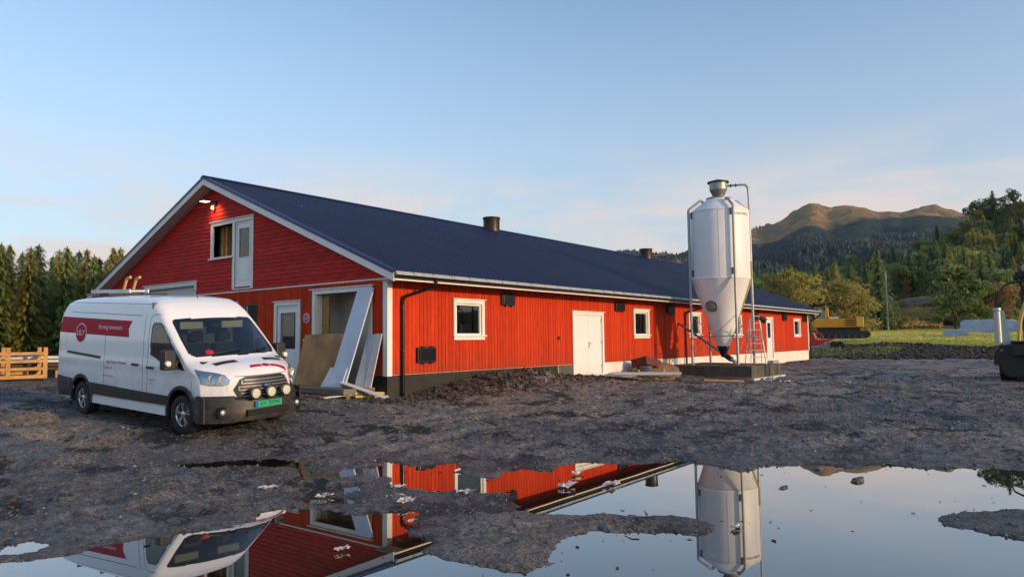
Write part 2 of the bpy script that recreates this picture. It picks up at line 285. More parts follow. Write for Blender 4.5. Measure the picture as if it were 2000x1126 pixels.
# ================================================================== GROUND
def node_ground():
    m = bpy.data.materials.new('wet gravel and mud'); m.use_nodes = True; t = m.node_tree; L = t.links.new
    b = t.nodes['Principled BSDF']; g = t.nodes.new('ShaderNodeNewGeometry')
    def noise(sc, det=5, ro=.6, st=None):
        n = t.nodes.new('ShaderNodeTexNoise'); n.inputs['Scale'].default_value = sc; n.inputs['Detail'].default_value = det; n.inputs['Roughness'].default_value = ro
        if st:
            q = t.nodes.new('ShaderNodeMapping'); q.inputs['Scale'].default_value = st; L(g.outputs['Position'], q.inputs[0]); L(q.outputs[0], n.inputs['Vector'])
        else: L(g.outputs['Position'], n.inputs['Vector'])
        return n.outputs[0]
    def rng(x, a, b_, c=0, d=1):
        r = t.nodes.new('ShaderNodeMapRange'); r.inputs[1].default_value = a; r.inputs[2].default_value = b_; r.inputs[3].default_value = c; r.inputs[4].default_value = d; L(x, r.inputs[0]); return r.outputs[0]
    def mixc(f, a, b_, bt='MIX'):
        x = t.nodes.new('ShaderNodeMix'); x.data_type = 'RGBA'; x.blend_type = bt
        if isinstance(f, float): x.inputs[0].default_value = f
        else: L(f, x.inputs[0])
        for i, q in ((6, a), (7, b_)):
            if isinstance(q, tuple): x.inputs[i].default_value = (*q, 1)
            else: L(q, x.inputs[i])
        return x.outputs[2]
    zone = rng(noise(.16, 8, .62), .44, .56)                      # 1 = compacted tan mud, 0 = loose dark gravel
    dark = rng(noise(.75, 10, .74, (1, 1, 1)), .53, .56)        # ragged wet black patches
    mid = rng(noise(1.6, 8, .72), .40, .62); fine = rng(noise(22, 5, .7), .3, .7)
    loose = mixc(mid, (.120, .114, .116), (.205, .194, .192))
    tan = mixc(mid, (.235, .200, .175), (.35, .305, .270)); tan = mixc(rng(noise(.5, 6, .65), .52, .66, 0, .7), tan, (.27, .17, .115))
    base = mixc(zone, loose, tan); dk = t.nodes.new('ShaderNodeMath'); dk.operation = 'MULTIPLY'; L(dark, dk.inputs[0]); dk.inputs[1].default_value = .94
    base = mixc(dk.outputs[0], base, (.022, .020, .020))
    fn = rng(noise(55, 4, .8), .36, .66, .40, 1.75); base = mixc(1.0, base, fn, 'MULTIPLY'); f2 = rng(noise(9, 6, .8), .38, .64, .55, 1.45); base = mixc(1.0, base, f2, 'MULTIPLY')
    szz = t.nodes.new('ShaderNodeSeparateXYZ'); L(g.outputs['Position'], szz.inputs[0])
    shore = rng(szz.outputs[2], 0.06, .012, 0, .38); base = mixc(shore, base, (.030, .026, .024))
    # single pebbles: voronoi cells of differing grey
    vo = t.nodes.new('ShaderNodeTexVoronoi'); vo.inputs['Scale'].default_value = 34; L(g.outputs['Position'], vo.inputs['Vector'])
    sp = t.nodes.new('ShaderNodeSeparateColor'); L(vo.outputs['Color'], sp.inputs[0])
    cell = rng(sp.outputs[0], 0, 1, .62, 1.42); base = mixc(1.0, base, cell, 'MULTIPLY')
    pale = rng(sp.outputs[1], .965, .975); base = mixc(pale, base, (.24, .23, .22))
    L(base, b.inputs['Base Color'])
    wet = rng(noise(.55, 5, .6, (1, 1, 1)), .42, .60)
    sz = t.nodes.new('ShaderNodeSeparateXYZ'); L(g.outputs['Position'], sz.inputs[0])
    low = rng(sz.outputs[2], .13, .015)
    mxn = t.nodes.new('ShaderNodeMath'); mxn.operation = 'MAXIMUM'; L(wet, mxn.inputs[0]); L(low, mxn.inputs[1])
    L(rng(mxn.outputs[0], 0, 1, .92, .42), b.inputs['Roughness']); b.inputs['Specular IOR Level'].default_value = .36
    h1 = t.nodes.new('ShaderNodeMath'); h1.operation = 'MULTIPLY_ADD'; L(vo.outputs['Distance'], h1.inputs[0]); h1.inputs[1].default_value = -.9; L(noise(60, 3, .7), h1.inputs[2])
    bp = t.nodes.new('ShaderNodeBump'); bp.inputs['Strength'].default_value = .85; bp.inputs['Distance'].default_value = .035; L(h1.outputs[0], bp.inputs['Height'])
    bp2 = t.nodes.new('ShaderNodeBump'); bp2.inputs['Strength'].default_value = .8; bp2.inputs['Distance'].default_value = .12; L(noise(6, 8, .75), bp2.inputs['Height']); L(bp.outputs[0], bp2.inputs['Normal'])
    L(bp2.outputs[0], b.inputs['Normal'])
    return m
GRAVEL = node_ground()
def np_mesh(name, V, F, m, smooth=True):
    me = bpy.data.meshes.new(name); me.vertices.add(len(V)); me.vertices.foreach_set('co', V.astype(np.float32).ravel())
    k = F.shape[1]; me.loops.add(F.size); me.loops.foreach_set('vertex_index', F.astype(np.int32).ravel()); me.polygons.add(len(F))
    me.polygons.foreach_set('loop_start', np.arange(0, F.size, k, dtype=np.int32)); me.polygons.foreach_set('loop_total', np.full(len(F), k, np.int32))
    me.materials.append(m); me.update(calc_edges=True); me.polygons.foreach_set('use_smooth', [smooth]*len(F)); return me
def polar(az, rad, hf, closed=False):
    A, Q = np.meshgrid(az, rad, indexing='ij'); x = CAM.x + Q*np.cos(A); y = CAM.y + Q*np.sin(A); z = hf(x, y)
    n, k = A.shape; V = np.stack([x, y, z], -1).reshape(-1, 3); i = np.arange(n if closed else n-1)[:, None]; j = np.arange(k-1)[None, :]; i2 = (i+1) % n
    F = np.stack([i*k+j, i*k+j+1+0*i, i2*k+j+1, i2*k+j], -1).reshape(-1, 4); return V, F
az = np.concatenate([np.arange(R(-4), R(80), R(.145)), np.arange(R(80), R(356), R(3.2))])
rad = [0.3]; 
while rad[-1] < 2900: rad.append(rad[-1]*(1.0088 if 2.5 < rad[-1] < 60 else 1.028 if rad[-1] < 200 else 1.12))
V, F = polar(az, np.array(rad), ground, True)
tag(ob('ground', np_mesh('ground', V, F, GRAVEL)), kind='structure')
# still rain water: one thin sheet lying in the hollows
WATER = bpy.data.materials.new('still puddle water'); WATER.use_nodes = True
_b = WATER.node_tree.nodes['Principled BSDF']; _b.inputs['Base Color'].default_value = (.026, .018, .011, 1); _b.inputs['Roughness'].default_value = .0; _b.inputs['IOR'].default_value = 1.33
_b.inputs['Specular IOR Level'].default_value = .9
_g = WATER.node_tree.nodes.new('ShaderNodeNewGeometry'); _n = WATER.node_tree.nodes.new('ShaderNodeTexNoise'); _n.inputs['Scale'].default_value = 1.4; _n.inputs['Detail'].default_value = 1
_p = WATER.node_tree.nodes.new('ShaderNodeBump'); _p.inputs['Strength'].default_value = .04; _p.inputs['Distance'].default_value = .006
WATER.node_tree.links.new(_g.outputs['Position'], _n.inputs['Vector']); WATER.node_tree.links.new(_n.outputs[0], _p.inputs['Height']); WATER.node_tree.links.new(_p.outputs[0], _b.inputs['Normal'])
_b.inputs['Coat Weight'].default_value = 1; _b.inputs['Coat Roughness'].default_value = 0
w = MB().add([(-16, -20, 0), (2, -20, 0), (2, 3, 0), (-16, 3, 0)], [(0, 1, 2, 3)]).build('puddle_water', WATER)
tag(w, kind='structure')
# loose stones and clods lying on the yard: uncountable
def rocks(name, n, area, size, m, seed, flat=.6):
    rs = np.random.RandomState(seed); P = []
    x, y = area(rs, n*3); z = ground(x, y); k = z > .006; x, y, z = x[k][:n], y[k][:n], z[k][:n]; n = len(x)
    base = np.array([(1,0,0),(-1,0,0),(0,1,0),(0,-1,0),(0,0,1),(0,0,-1)], float)
    f0 = np.array([(0,2,4),(2,1,4),(1,3,4),(3,0,4),(2,0,5),(1,2,5),(3,1,5),(0,3,5)])
    s = size(rs, n, x, y); V = base[None]*(.7+.6*rs.rand(n, 6, 1)); th = rs.rand(n)*6.28; c, d = np.cos(th)[:, None], np.sin(th)[:, None]
    V = np.stack([V[..., 0]*c-V[..., 1]*d, (V[..., 0]*d+V[..., 1]*c)*.8, V[..., 2]*flat+V[..., 0]*.25*rs.randn(n, 1)], -1)*s[:, None, None]
    V += np.stack([x, y, z+s*.12], -1)[:, None]; F = (f0[None]+np.arange(n)[:, None, None]*6).reshape(-1, 3)
    return tag(ob(name, np_mesh(name, V.reshape(-1, 3), F, m, False)), kind='stuff')
def a_near(rs, n):
    a = R(-1)+rs.rand(n)*R(78); r = 4.5*np.exp(rs.rand(n)**.8*2.0); return CAM.x+r*np.cos(a), CAM.y+r*np.sin(a)
def a_dig(rs, n): return rs.uniform(-1, 9.5, n), -.15-np.abs(rs.randn(n))*.7
def a_spit(rs, n): return rs.uniform(-8.5, -1.2, n), rs.uniform(-13, -4, n)
STONE = mat('grey brown stones', (.085, .078, .076), .7, var=.8, vs=14, det=1)
PALE = mat('pale broken stone', (.24, .23, .22), .7, var=.5, vs=9, det=1)
CLOD = mat('dug up brown soil', (.060, .042, .030), .9, var=.8, vs=7)
tag(rocks('gravel_stones', 36000, a_near, lambda rs, n, x, y: (.005+.024*rs.rand(n)**5)*np.clip(np.hypot(x-CAM.x, y-CAM.y)/9, .6, 2.4), STONE, 1), 'loose dark gravel strewn over the muddy yard')
tag(rocks('gravel_stones', 900, a_near, lambda rs, n, x, y: (.006+.02*rs.rand(n)**4)*np.clip(np.hypot(x-CAM.x, y-CAM.y)/9, .5, 2), PALE, 2), 'pale stone chips scattered on the yard')
tag(rocks('soil_clods', 6000, a_dig, lambda rs, n, x, y: .012+.085*rs.rand(n)**4, CLOD, 3, .7), 'dug up soil clods along the foundation wall')
tag(rocks('shore_stones', 2500, a_spit, lambda rs, n, x, y: .008+.018*rs.rand(n)**3, STONE, 5), 'small stones along the puddle edges')

def a_bank(rs, n):
    a = R(-3)+rs.rand(n)*R(16.5); r = 50+rs.rand(n)*12.5; return CAM.x+r*np.cos(a), CAM.y+r*np.sin(a)
tag(rocks('bank_soil', 9000, a_bank, lambda rs, n, x, y: .05+.22*rs.rand(n)**3, mat('dark bank soil', (.045, .036, .030), .95, var=.8, vs=2), 9, .5), 'dark soil bank between the yard and the meadow')
def a_float(rs, n): return rs.uniform(-9.5, 0, n), rs.uniform(-14, -4, n)
_rf = np.random.RandomState(77); _x, _y = a_float(_rf, 2600); _d = sdf(_x, _y, PONDS[0]); _k = (_d < -.02) & (_rf.rand(len(_x)) < np.exp(_d/.22)+.012); _x, _y = _x[_k], _y[_k]; _n = len(_x)
_a = _rf.rand(_n)*6.28; _s = .006+.022*_rf.rand(_n)**3; _C = np.stack([_x, _y, np.full(_n, .006)], -1); _U = np.stack([np.cos(_a)*_s*1.8, np.sin(_a)*_s*1.8, 0*_a], -1); _V = np.stack([-np.sin(_a)*_s, np.cos(_a)*_s, 0*_a+.003], -1)
_PP = np.stack([_C-_U, _C-_V, _C+_U, _C+_V], 1).reshape(-1, 3); tag(ob('floating_debris', np_mesh('floating_debris', _PP, np.arange(4*_n).reshape(-1, 4), mat('sodden bark bits', (.03, .022, .016), .7, var=.6, vs=9), False)), 'dark bark bits and straw floating on the puddle', kind='stuff')
# ================================================================== BARN
BW, BL, ZB, ZT = 16.46, 37.6, .91, 3.37
RZ, RS_, GO, EO = 7.182, .4102, .443, .696       # ridge height, slope, gable and eave overhang
RY = BW/2
def roofz(y): return RZ - RS_*abs(y-RY)
barn = empty('barn', (0, 0, 0), 0, 'long red timber barn with white trim and dark blue metal roof', 'barn')
def part(name, mb, m, parent=None, smooth=None): return mb.build(name, m, parent or barn, smooth)
def holes_split(x0, x1, z0, z1, holes):
    xs = sorted({x0, x1, *[max(x0, min(x1, h[i])) for h in holes for i in (0, 1)]}); zs = sorted({z0, z1, *[max(z0, min(z1, h[i])) for h in holes for i in (2, 3)]})
    o = []
    for a, b in zip(xs, xs[1:]):
        run = None
        for c, d in zip(zs, zs[1:]):
            mx_, mz = (a+b)/2, (c+d)/2; inside = any(h[0] < mx_ < h[1] and h[2] < mz < h[3] for h in holes)
            if inside:
                if run: o.append((a, b, *run)); run = None
            else: run = (run[0], d) if run else (c, d)
        if run: o.append((a, b, *run))
    return o
# outer trim rectangles on the long wall (x0,x1,z0,z1)
SW = [(2.48, 3.84, 1.80, 2.95), (13.14, 14.50, 1.80, 2.96), (18.44, 19.81, 1.81, 2.96), (23.86, 25.2, 1.81, 2.96), (34.37, 35.80, 1.79, 2.94)]
SD = (8.65, 10.78, .50, 2.76); SD2 = (29.10, 30.34, .55, 2.93)
T = .12
core = MB()
for a, b, c, d in holes_split(.02, BL-.02, .2, 3.34, [(w[0]+T, w[1]-T, w[2]+T, w[3]-T) for w in SW]+[(SD[0]+T, SD[1]-T, SD[2], SD[3]-T), (SD2[0]+T, SD2[1]-T, SD2[2], SD2[3]-T)]):
    core.box((a, .012, c), (b, .2, d))
part('wall_core', core, INNER)
gholes = [(0.68, 2.90, .60, 3.10), (3.74, 4.71, .60, 2.84), (5.80, 6.30, 2.0, 2.92), (9.42, 12.75, .55, 3.70), (7.18, 8.28, 4.56, 5.58), (6.07, 7.00, 3.52, 5.58)]
gc = MB(); gy = [.02]
for a, b, c, d in holes_split(.02, BW-.02, .2, 3.34, gholes): gc.box((.012, a, c), (.2, b, d))
for a, b, c, d in holes_split(.02, BW-.02, 3.34, 7.0, gholes):      # upper part clipped by the roof slope
    n = max(1, int((b-a)/.5))
    for i in range(n):
        y0, y1 = a+(b-a)*i/n, a+(b-a)*(i+1)/n; t0, t1 = min(d, roofz(y0)-.2), min(d, roofz(y1)-.2)
        if max(t0, t1) > c+.01:
            t0 = max(t0, c+.001); t1 = max(t1, c+.001)
            gc.add([(.012,y0,c),(.012,y1,c),(.012,y1,t1),(.012,y0,t0),(.2,y0,c),(.2,y1,c),(.2,y1,t1),(.2,y0,t0)], [(0,1,2,3),(7,6,5,4),(0,3,7,4),(1,5,6,2),(3,2,6,7),(0,4,5,1)])
part('gable_core', gc, INNER)
back = MB().box((.02, BW-.2, .2), (BL-.02, BW, 3.4)).box((BL-.2, .2, .2), (BL, BW-.2, 3.4)); part('back_wall', back, RED)
fg = MB().prism([(0, 3.4), (BW, 3.4), (RY, RZ-.2)], 'x', BL-.15, BL); part('far_gable', fg, RED)
# --- boards on the long wall (each its own object, mesh data shared between equal lengths)
_bm = {}
def board_mesh(w, h, t, kind):
    k = (round(w, 3), round(h, 2), kind)
    if k not in _bm:
        mb = MB(); e = .006
        if kind == 'v': prof = [(0, 0), (0, -t+e), (e, -t), (w-e, -t), (w-e*.2, -t+e), (w, 0)]; mb.prism(prof, 'z', 0, h)
        elif kind == 'g': prof = [(0, 0), (0, 0), (-t+e, 0), (-t, e), (-t, w-e), (-t+e, w), (0, w)][1:]; mb.prism(prof, 'z', 0, h)
        else: prof = [(0, 0), (-t-.012, 0), (-t-.012, .01), (-t+.004, w-.004), (0, w)]; mb.prism(prof, 'y', 0, h)
        _bm[k] = mb.mesh('board', REDH if kind == 'h' else RED)
    return _bm[k]
rr = random.Random(5); bwid = .143; xh = [(w[0]+.035, w[1]-.035, w[2]+.03, w[3]-.03) for w in SW]+[(SD[0]+.035, SD[1]-.035, -1, SD[3]-.03), (SD2[0]+.035, SD2[1]-.035, -1, SD2[3]-.03)]
nb = int((BL-.28)/bwid); bwid = (BL-.28)/nb
for i in range(nb):
    x = .14+i*bwid; cx = x+bwid/2; segs = [(ZB, ZT-.002)]
    for h in xh:
        if h[0] < cx < h[1]: segs = [(ZB, h[2]), (h[3], ZT-.002)] if h[2] > ZB else [(h[3], ZT-.002)]
    for z0, z1 in segs:
        ob('wall_board', board_mesh(bwid-.009, z1-z0, .022, 'v'), barn, (x+.0045, .01-rr.random()*.003, z0))
gh2 = [(.56+.03, 3.04-.03, -1, 3.22-.03), (3.6+.03, 4.85-.03, -1, 2.96-.03), (5.72, 6.38, 1.95, 2.97), (9.27+.03, 12.88-.03, -1, 3.85-.03)]
ng = int((BW-.28)/.143); gw = (BW-.28)/ng
for i in range(ng):
    y = .14+i*gw; cy_ = y+gw/2; segs = [(ZB, 3.345)]
    for h in gh2:
        if h[0] < cy_ < h[1]: segs = [(z0, z1) for z0, z1 in ([(ZB, h[2]), (h[3], 3.345)] if h[2] > ZB else [(h[3], 3.345)]) if z1-z0 > .03]
    for z0, z1 in segs: ob('gable_board', board_mesh(gw-.009, z1-z0, .022, 'g'), barn, (.01-rr.random()*.003, y+.0045, z0))
# lap siding above the belt
hh = .125; z = 3.40; k = 0
uh = [(9.27+.03, 12.88-.03, 3.3, 3.85-.03), (7.15, 8.38, 4.52, 5.67), (6.0, 7.13, 3.48, 5.67)]
while z < roofz(RY)-.3:
    half = (RZ-.16-(z+hh*.5))/RS_; y0, y1 = RY-half, RY+half; y0 = max(y0, .02); y1 = min(y1, BW-.02); segs = [(y0, y1)]
    for h in uh:
        if h[2] < z+hh/2 < h[3]:
            segs = [q for s_ in segs for q in ([(s_[0], min(s_[1], h[0])), (max(s_[0], h[1]), s_[1])] if s_[0] < h[1] and s_[1] > h[0] else [s_]) if q[1]-q[0] > .05]
    for a, b in segs:
        while b-a > 5.2:
            c_ = a+3.6+rr.random()*1.2; ob('siding_board', board_mesh(hh, c_-a-.004, .02, 'h'), barn, (.008, a, z)); a = c_
        ob('siding_board', board_mesh(hh, b-a, .02, 'h'), barn, (.008, a, z))
    z += hh; k += 1
# --- white trim
def trimbox(name, a, b, m=WHITE, parent=None, bev=.006):
    o = MB().box(a, b).build(name, m, parent or barn); return bevel(o, bev, 1)
trimbox('corner_trim', (-.035, -.035, .88), (.003, .14, 3.35)); trimbox('corner_trim', (.0031, -.035, .88), (.14, .003, 3.375))
trimbox('corner_trim', (BL-.14, -.03, .88), (BL+.02, .003, 3.38)); trimbox('corner_trim', (-.03, BW-.14, .88), (.003, BW+.03, 3.35))
trimbox('belt_trim', (-.045, -.16, 3.355), (-.014, 9.26, 3.395)); trimbox('belt_trim', (-.045, 12.9, 3.355), (-.014, BW, 3.395))
# --- plinth
MEMB = mat('black dimpled drainage sheet', (.035, .030, .026), .5, var=.4, vs=2)
pl = MB().box((.03, .03, -.2), (8.64, .06, ZB-.01)); part('plinth_core', pl, BLACK)
# dimple sheet: real studs joined into one sheet
st = MB(); st.box((.0, .0, -.1), (7.74, .028, ZB-.012)); xx = .05
while xx < 7.7:
    zz = .25
    while zz < ZB-.04: st.box((xx, -.012, zz), (xx+.028, .0, zz+.028)); zz += .056
    xx += .056
tag(part('foundation_sheet', st, MEMB), kind='stuff')
part('foundation_panel', MB().box((7.78, .002, -.1), (8.64, .03, ZB-.012)), mat('grey foundation board', (.09, .085, .075), .6, var=.3, vs=3))
for a_, b_ in (((10.79, .02, -.2), (29.09, .1, ZB-.004)), ((30.35, .02, -.2), (BL, .1, ZB-.004)), ((BL-.12, .1, -.2), (BL-.02, BW, ZB-.004))): part('plinth', MB().box(a_, b_), CONC)
for xs in (14.8, 16.4, 19.0, 22.5, 26.2, 33.1): part('plinth_joint', MB().box((xs, .012, .1), (xs+.02, .019, ZB-.01)), mat('dark joint', (.10, .09, .08), .9))  # plain dark strips mark the plinth joints
for a_, b_ in ((.0281, .67), (3.05, 3.59), (4.86, 9.27), (12.9, BW)): part('plinth', MB().box((0, a_, -.1), (.03, b_, ZB-.012)), BLACK)
# --- windows on the long wall
CURT = mat('pale curtain cloth', (.55, .54, .52), .9, var=.1, vs=9, stretch=(6, 1, .5))
def frame_rect(mb, x0, x1, z0, z1, t, y0, y1):
    mb.box((x0, y0, z0), (x0+t, y1, z1)); mb.box((x1-t, y0, z0), (x1, y1, z1)); mb.box((x0+t, y0, z0), (x1-t, y1, z0+t)); mb.box((x0+t, y0, z1-t), (x1-t, y1, z1))
def side_window(x0, x1, z0, z1, near=False):
    f = MB(); frame_rect(f, x0+T-.002, x1-T+.002, z0+T-.002, z1-T+.002, .055, .015, .10)
    wf = part('window', f, WHITE); bevel(wf, .006, 1)
    g = MB(); g.box((x0, -.04, z0+.02), (x0+T, -.012, z1-.005)); g.box((x1-T, -.04, z0+.02), (x1, -.012, z1-.005)); g.box((x0+T, -.04, z1-T), (x1-T, -.012, z1-.005))
    bevel(g.build('casing', WHITE, wf), .005, 1)
    # jamb lining
    l = MB(); l.box((x0+T-.01, -.012, z0+T-.01), (x0+T, .015, z1-T)); l.box((x1-T, -.012, z0+T-.01), (x1-T+.01, .015, z1-T)); l.box((x0+T, -.012, z1-T), (x1-T, .015, z1-T+.01)); l.build('lining', WHITE, wf)
    bevel(MB().box((x0-.05, -.075, z1-.004), (x1+.05, -.008, z1+.022)).build('drip_cap', WHITE, wf), .004, 1)
    bevel(MB().box((x0-.045, -.085, z0+.085), (x1+.045, .012, z0+.125)).build('sill', WHITE, wf), .005, 1)
    bevel(MB().box((x0, -.042, z0-.012), (x1, -.012, z0+.084)).build('apron', WHITE, wf), .005, 1)
    MB().box((x0+T+.05, .05, z0+T+.05), (x1-T-.05, .056, z1-T-.05)).build('pane', GLASS, wf)
    c = MB(); xa = x1-T-.06-.24; nseg = 10; pts = [(xa+.26*i/nseg, .16+.025*math.sin(i*2.4)) for i in range(nseg+1)]
    v = [(p[0], p[1], z) for p in pts for z in (z0+.12, z1-.12)]; c.add(v, [(2*i, 2*i+2, 2*i+3, 2*i+1) for i in range(nseg)]); c.build('curtain', CURT, wf)
for i, w_ in enumerate(SW): side_window(*w_, near=(i == 0))
# inside: floor, partitions, ceiling so openings look into rooms
part('floor_slab', MB().box((.2, .2, .3), (BL-.2, BW-.2, .58)), CONC)
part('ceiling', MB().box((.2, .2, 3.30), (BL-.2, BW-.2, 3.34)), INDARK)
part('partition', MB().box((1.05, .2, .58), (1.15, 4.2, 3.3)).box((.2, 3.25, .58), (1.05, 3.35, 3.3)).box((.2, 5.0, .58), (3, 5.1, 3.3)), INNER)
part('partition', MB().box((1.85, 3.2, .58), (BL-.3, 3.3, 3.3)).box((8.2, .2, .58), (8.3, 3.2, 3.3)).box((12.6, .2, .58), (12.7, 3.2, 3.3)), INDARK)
part('shelf_unit', MB().box((2.5, 1.6, 1.9), (3.3, 1.9, 2.0)).box((3.3, 1.2, .58), (3.9, 2.0, 2.55)).box((2.2, 2.4, .58), (2.7, 3.0, 2.5)), mat('grey cabinet', (.3, .28, .24), .6))
part('machine_block', MB().box((2.6, .8, .58), (3.3, 1.3, 2.2)), BLACK)
# beam and jamb in the wide opening
part('jamb_board', MB().box((.205, 2.62, .62), (.26, 2.90, 3.09)), mat('osb board', (.45, .27, .10), .75, col2=(.30, .17, .06), vs=14))
part('hanging_bracket', MB().box((.8, 1.75, 2.70), (.88, 1.87, 3.29)), BLACK)
# loft room
part('loft_wall', MB().box((1.6, 5.8, 3.4), (1.66, 9.4, 6.2)), mat('loft chipboard', (.34, .26, .13), .8, col2=(.24, .18, .09), vs=6))
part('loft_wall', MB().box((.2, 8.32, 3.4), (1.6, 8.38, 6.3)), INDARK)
for yy in (8.16, 7.9): part('stud', MB().box((.25, yy, 3.4), (.42, yy+.1, 6.0)), WOODO)
# --- doors on the long wall
def casing(x0, x1, z0, z1, parent):
    g = MB(); g.box((x0, -.04, z0), (x0+T, -.012, z1-.005)); g.box((x1-T, -.04, z0), (x1, -.012, z1-.005)); g.box((x0+T, -.04, z1-T), (x1-T, -.012, z1-.005))
    bevel(g.build('casing', WHITE, parent), .005, 1); bevel(MB().box((x0-.05, -.075, z1-.004), (x1+.05, -.008, z1+.022)).build('drip_cap', WHITE, parent), .004, 1)
dd = MB(); frame_rect(dd, SD[0]+T, SD[1]-T, SD[2]+.0, SD[3]-T, .04, .0, .12); df = part('double_door', dd, DOORW); casing(*SD, df)
mxd = (SD[0]+SD[1])/2
for a, b in ((SD[0]+T+.042, mxd-.004), (mxd+.004, SD[1]-T-.042)): bevel(MB().box((a, .012, SD[2]+.045), (b, .06, SD[3]-T-.042)).build('door_leaf', DOORW, df), .006, 1)
h = MB().box((mxd+.03, -.004, 1.46), (mxd+.07, .012, 1.70)).bar((mxd+.05, -.045, 1.62), (mxd+.20, -.045, 1.62), .02, .02).bar((mxd+.05, .0, 1.62), (mxd+.05, -.05, 1.62), .018, .018); h.build('handle', GALV, df)
h2 = MB()
for z_ in (.75, 1.6, 2.4): h2.box((SD[1]-T-.05, -.004, z_), (SD[1]-T-.03, .014, z_+.12)); h2.box((SD[0]+T+.03, -.004, z_), (SD[0]+T+.05, .014, z_+.12))
h2.build('hinge', GALV, df)
part('threshold', MB().box((SD[0]-.02, -.10, .38), (SD[1]+.02, .0, .498)), WHITE)
part('concrete_step', MB().box((8.25, -.95, .30), (11.6, -.11, .43)), mat('sand concrete', (.26, .23, .17), .85, var=.2, vs=3))
d2 = MB(); frame_rect(d2, SD2[0]+T, SD2[1]-T, SD2[2], SD2[3]-T, .05, .0, .12); dg = part('single_door', d2, DOORW); casing(*SD2, dg)
lf = MB(); lx0, lx1, lz0, lz1 = SD2[0]+T+.052, SD2[1]-T-.052, SD2[2]+.05, SD2[3]-T-.052
for a, b, c, d in holes_split(lx0, lx1, lz0, lz1, [(lx0+.16, lx1-.2, 1.75, lz1-.15)]): lf.box((a, .02, c), (b, .06, d))
lfo = lf.build('door_leaf', DOORW, dg); MB().box((lx0+.16, .035, 1.75), (lx1-.2, .04, lz1-.15)).build('pane', GLASS, dg); MB().box((lx0+.16, .07, 1.7), (lx1-.2, .08, lz1-.1)).build('blind', mat('door blind', (.10, .09, .05), .8), dg)
part('concrete_step', MB().box((29.2, -.3, .1), (30.3, 0, .45)), CONC)
# --- ventilation boxes
def vent(x0, x1, z0, z1, mounts=True):
    o = part('vent_box', MB().box((x0, -.10, z0), (x1, -.012, z1)), BLACK); bevel(o, .012, 2)
    c = MB().box((x0+.10*(x1-x0)*.8, -.125, z0+.05), (x1-.03, -.10, z1-.03)).build('cover', BLACKG, o); bevel(c, .01, 2)
    m_ = MB()
    for s_ in (.25, .7): m_.box((x0+(x1-x0)*s_, -.11, z0-.03), (x0+(x1-x0)*s_+.12, -.02, z0)); m_.box((x0+(x1-x0)*s_, -.11, z1), (x0+(x1-x0)*s_+.12, -.02, z1+.03))
    m_.build('clip', BLACK, o)
    return o
for v_ in [(.99, 1.69, 1.20, 1.60), (4.62, 5.26, 2.84, 3.19), (11.62, 12.32, 2.84, 3.18), (16.1, 16.84, 2.86, 3.2), (26.8, 27.5, 2.75, 3.12), (32.05, 32.78, 2.80, 3.19), (36.3, 37.1, 2.78, 3.17)]: vent(*v_)
bevel(part('outlet_box', MB().box((7.70, -.06, 1.77), (7.82, -.012, 1.88)), BLACK), .01, 2)
# --- gable: white frames
def gframe(y0, y1, z0, z1, parent, bottom=False, cap=True, tt=T):
    g = MB(); g.box((-.04, y0, z0), (-.012, y0+tt, z1)); g.box((-.04, y1-tt, z0), (-.012, y1, z1)); g.box((-.04, y0+tt, z1-tt), (-.012, y1-tt, z1))
    if bottom: g.box((-.04, y0+tt, z0), (-.012, y1-tt, z0+tt))
    o = bevel(g.build('casing', WHITE, parent), .005, 1)
    if cap: bevel(MB().box((-.08, y0-.05, z1+.001), (-.008, y1+.05, z1+.026)).build('drip_cap', WHITE, parent), .004, 1)
    return o
def lining(y0, y1, z0, z1, parent, m=WHITE):
    l = MB(); l.box((-.012, y0-.012, z0), (.2, y0, z1)); l.box((-.012, y1, z0), (.2, y1+.012, z1)); l.box((-.012, y0, z1), (.2, y1, z1+.012)); l.build('lining', m, parent)
def gdoor(name, y0, y1, z0, z1, gz0, gz1, parent=None):
    f = MB(); f.box((.0, y0, z0), (.08, y0+.05, z1)); f.box((.0, y1-.05, z0), (.08, y1, z1)); f.box((0, y0+.05, z1-.05), (.08, y1-.05, z1)); f.box((0, y0+.05, z0), (.08, y1-.05, z0+.04))
    d = part(name, f, DOORW); l = MB(); a0, a1, b0, b1 = y0+.053, y1-.053, z0+.043, z1-.053
    for a, b, c, e in holes_split(a0, a1, b0, b1, [(a0+.11, a1-.11, gz0, gz1)]): l.box((.02, a, c), (.07, b, e))
    lo = l.build('door_leaf', DOORW, d); MB().box((.035, a0+.11, gz0), (.042, a1-.11, gz1)).build('pane', GLASS, d)
    bead = MB(); bead.box((.005, a0+.08, gz0-.03), (.02, a1-.08, gz0)); bead.box((.005, a0+.08, gz1), (.02, a1-.08, gz1+.03)); bead.box((.005, a0+.08, gz0), (.02, a0+.11, gz1)); bead.box((.005, a1-.11, gz0), (.02, a1-.08, gz1)); bead.build('glazing_bead', BLACK if name == 'side_door' else DOORW, d)
    pn = MB().box((.010, a0+.11, b0+.15), (.02, a1-.11, gz0-.10)); bevel(pn.build('lower_panel', DOORW, d), .004, 1)
    return d
gd = gdoor('side_door', 3.75, 4.70, .62, 2.83, 1.62, 2.60); gframe(3.60, 4.85, .62, 2.96, gd)
MB().box((.005, 4.52, 1.55), (.02, 4.56, 1.7)).box((-.04, 4.42, 1.64), (-.02, 4.56, 1.66)).build('handle', GALV, gd)
MB().box((.09, 3.8, 1.5), (.1, 4.6, 2.7)).build('blind', mat('grey door blind', (.20, .22, .21), .8), gd)
ld = gdoor('loft_door', 6.08, 6.99, 3.53, 5.57, 4.45, 5.36)
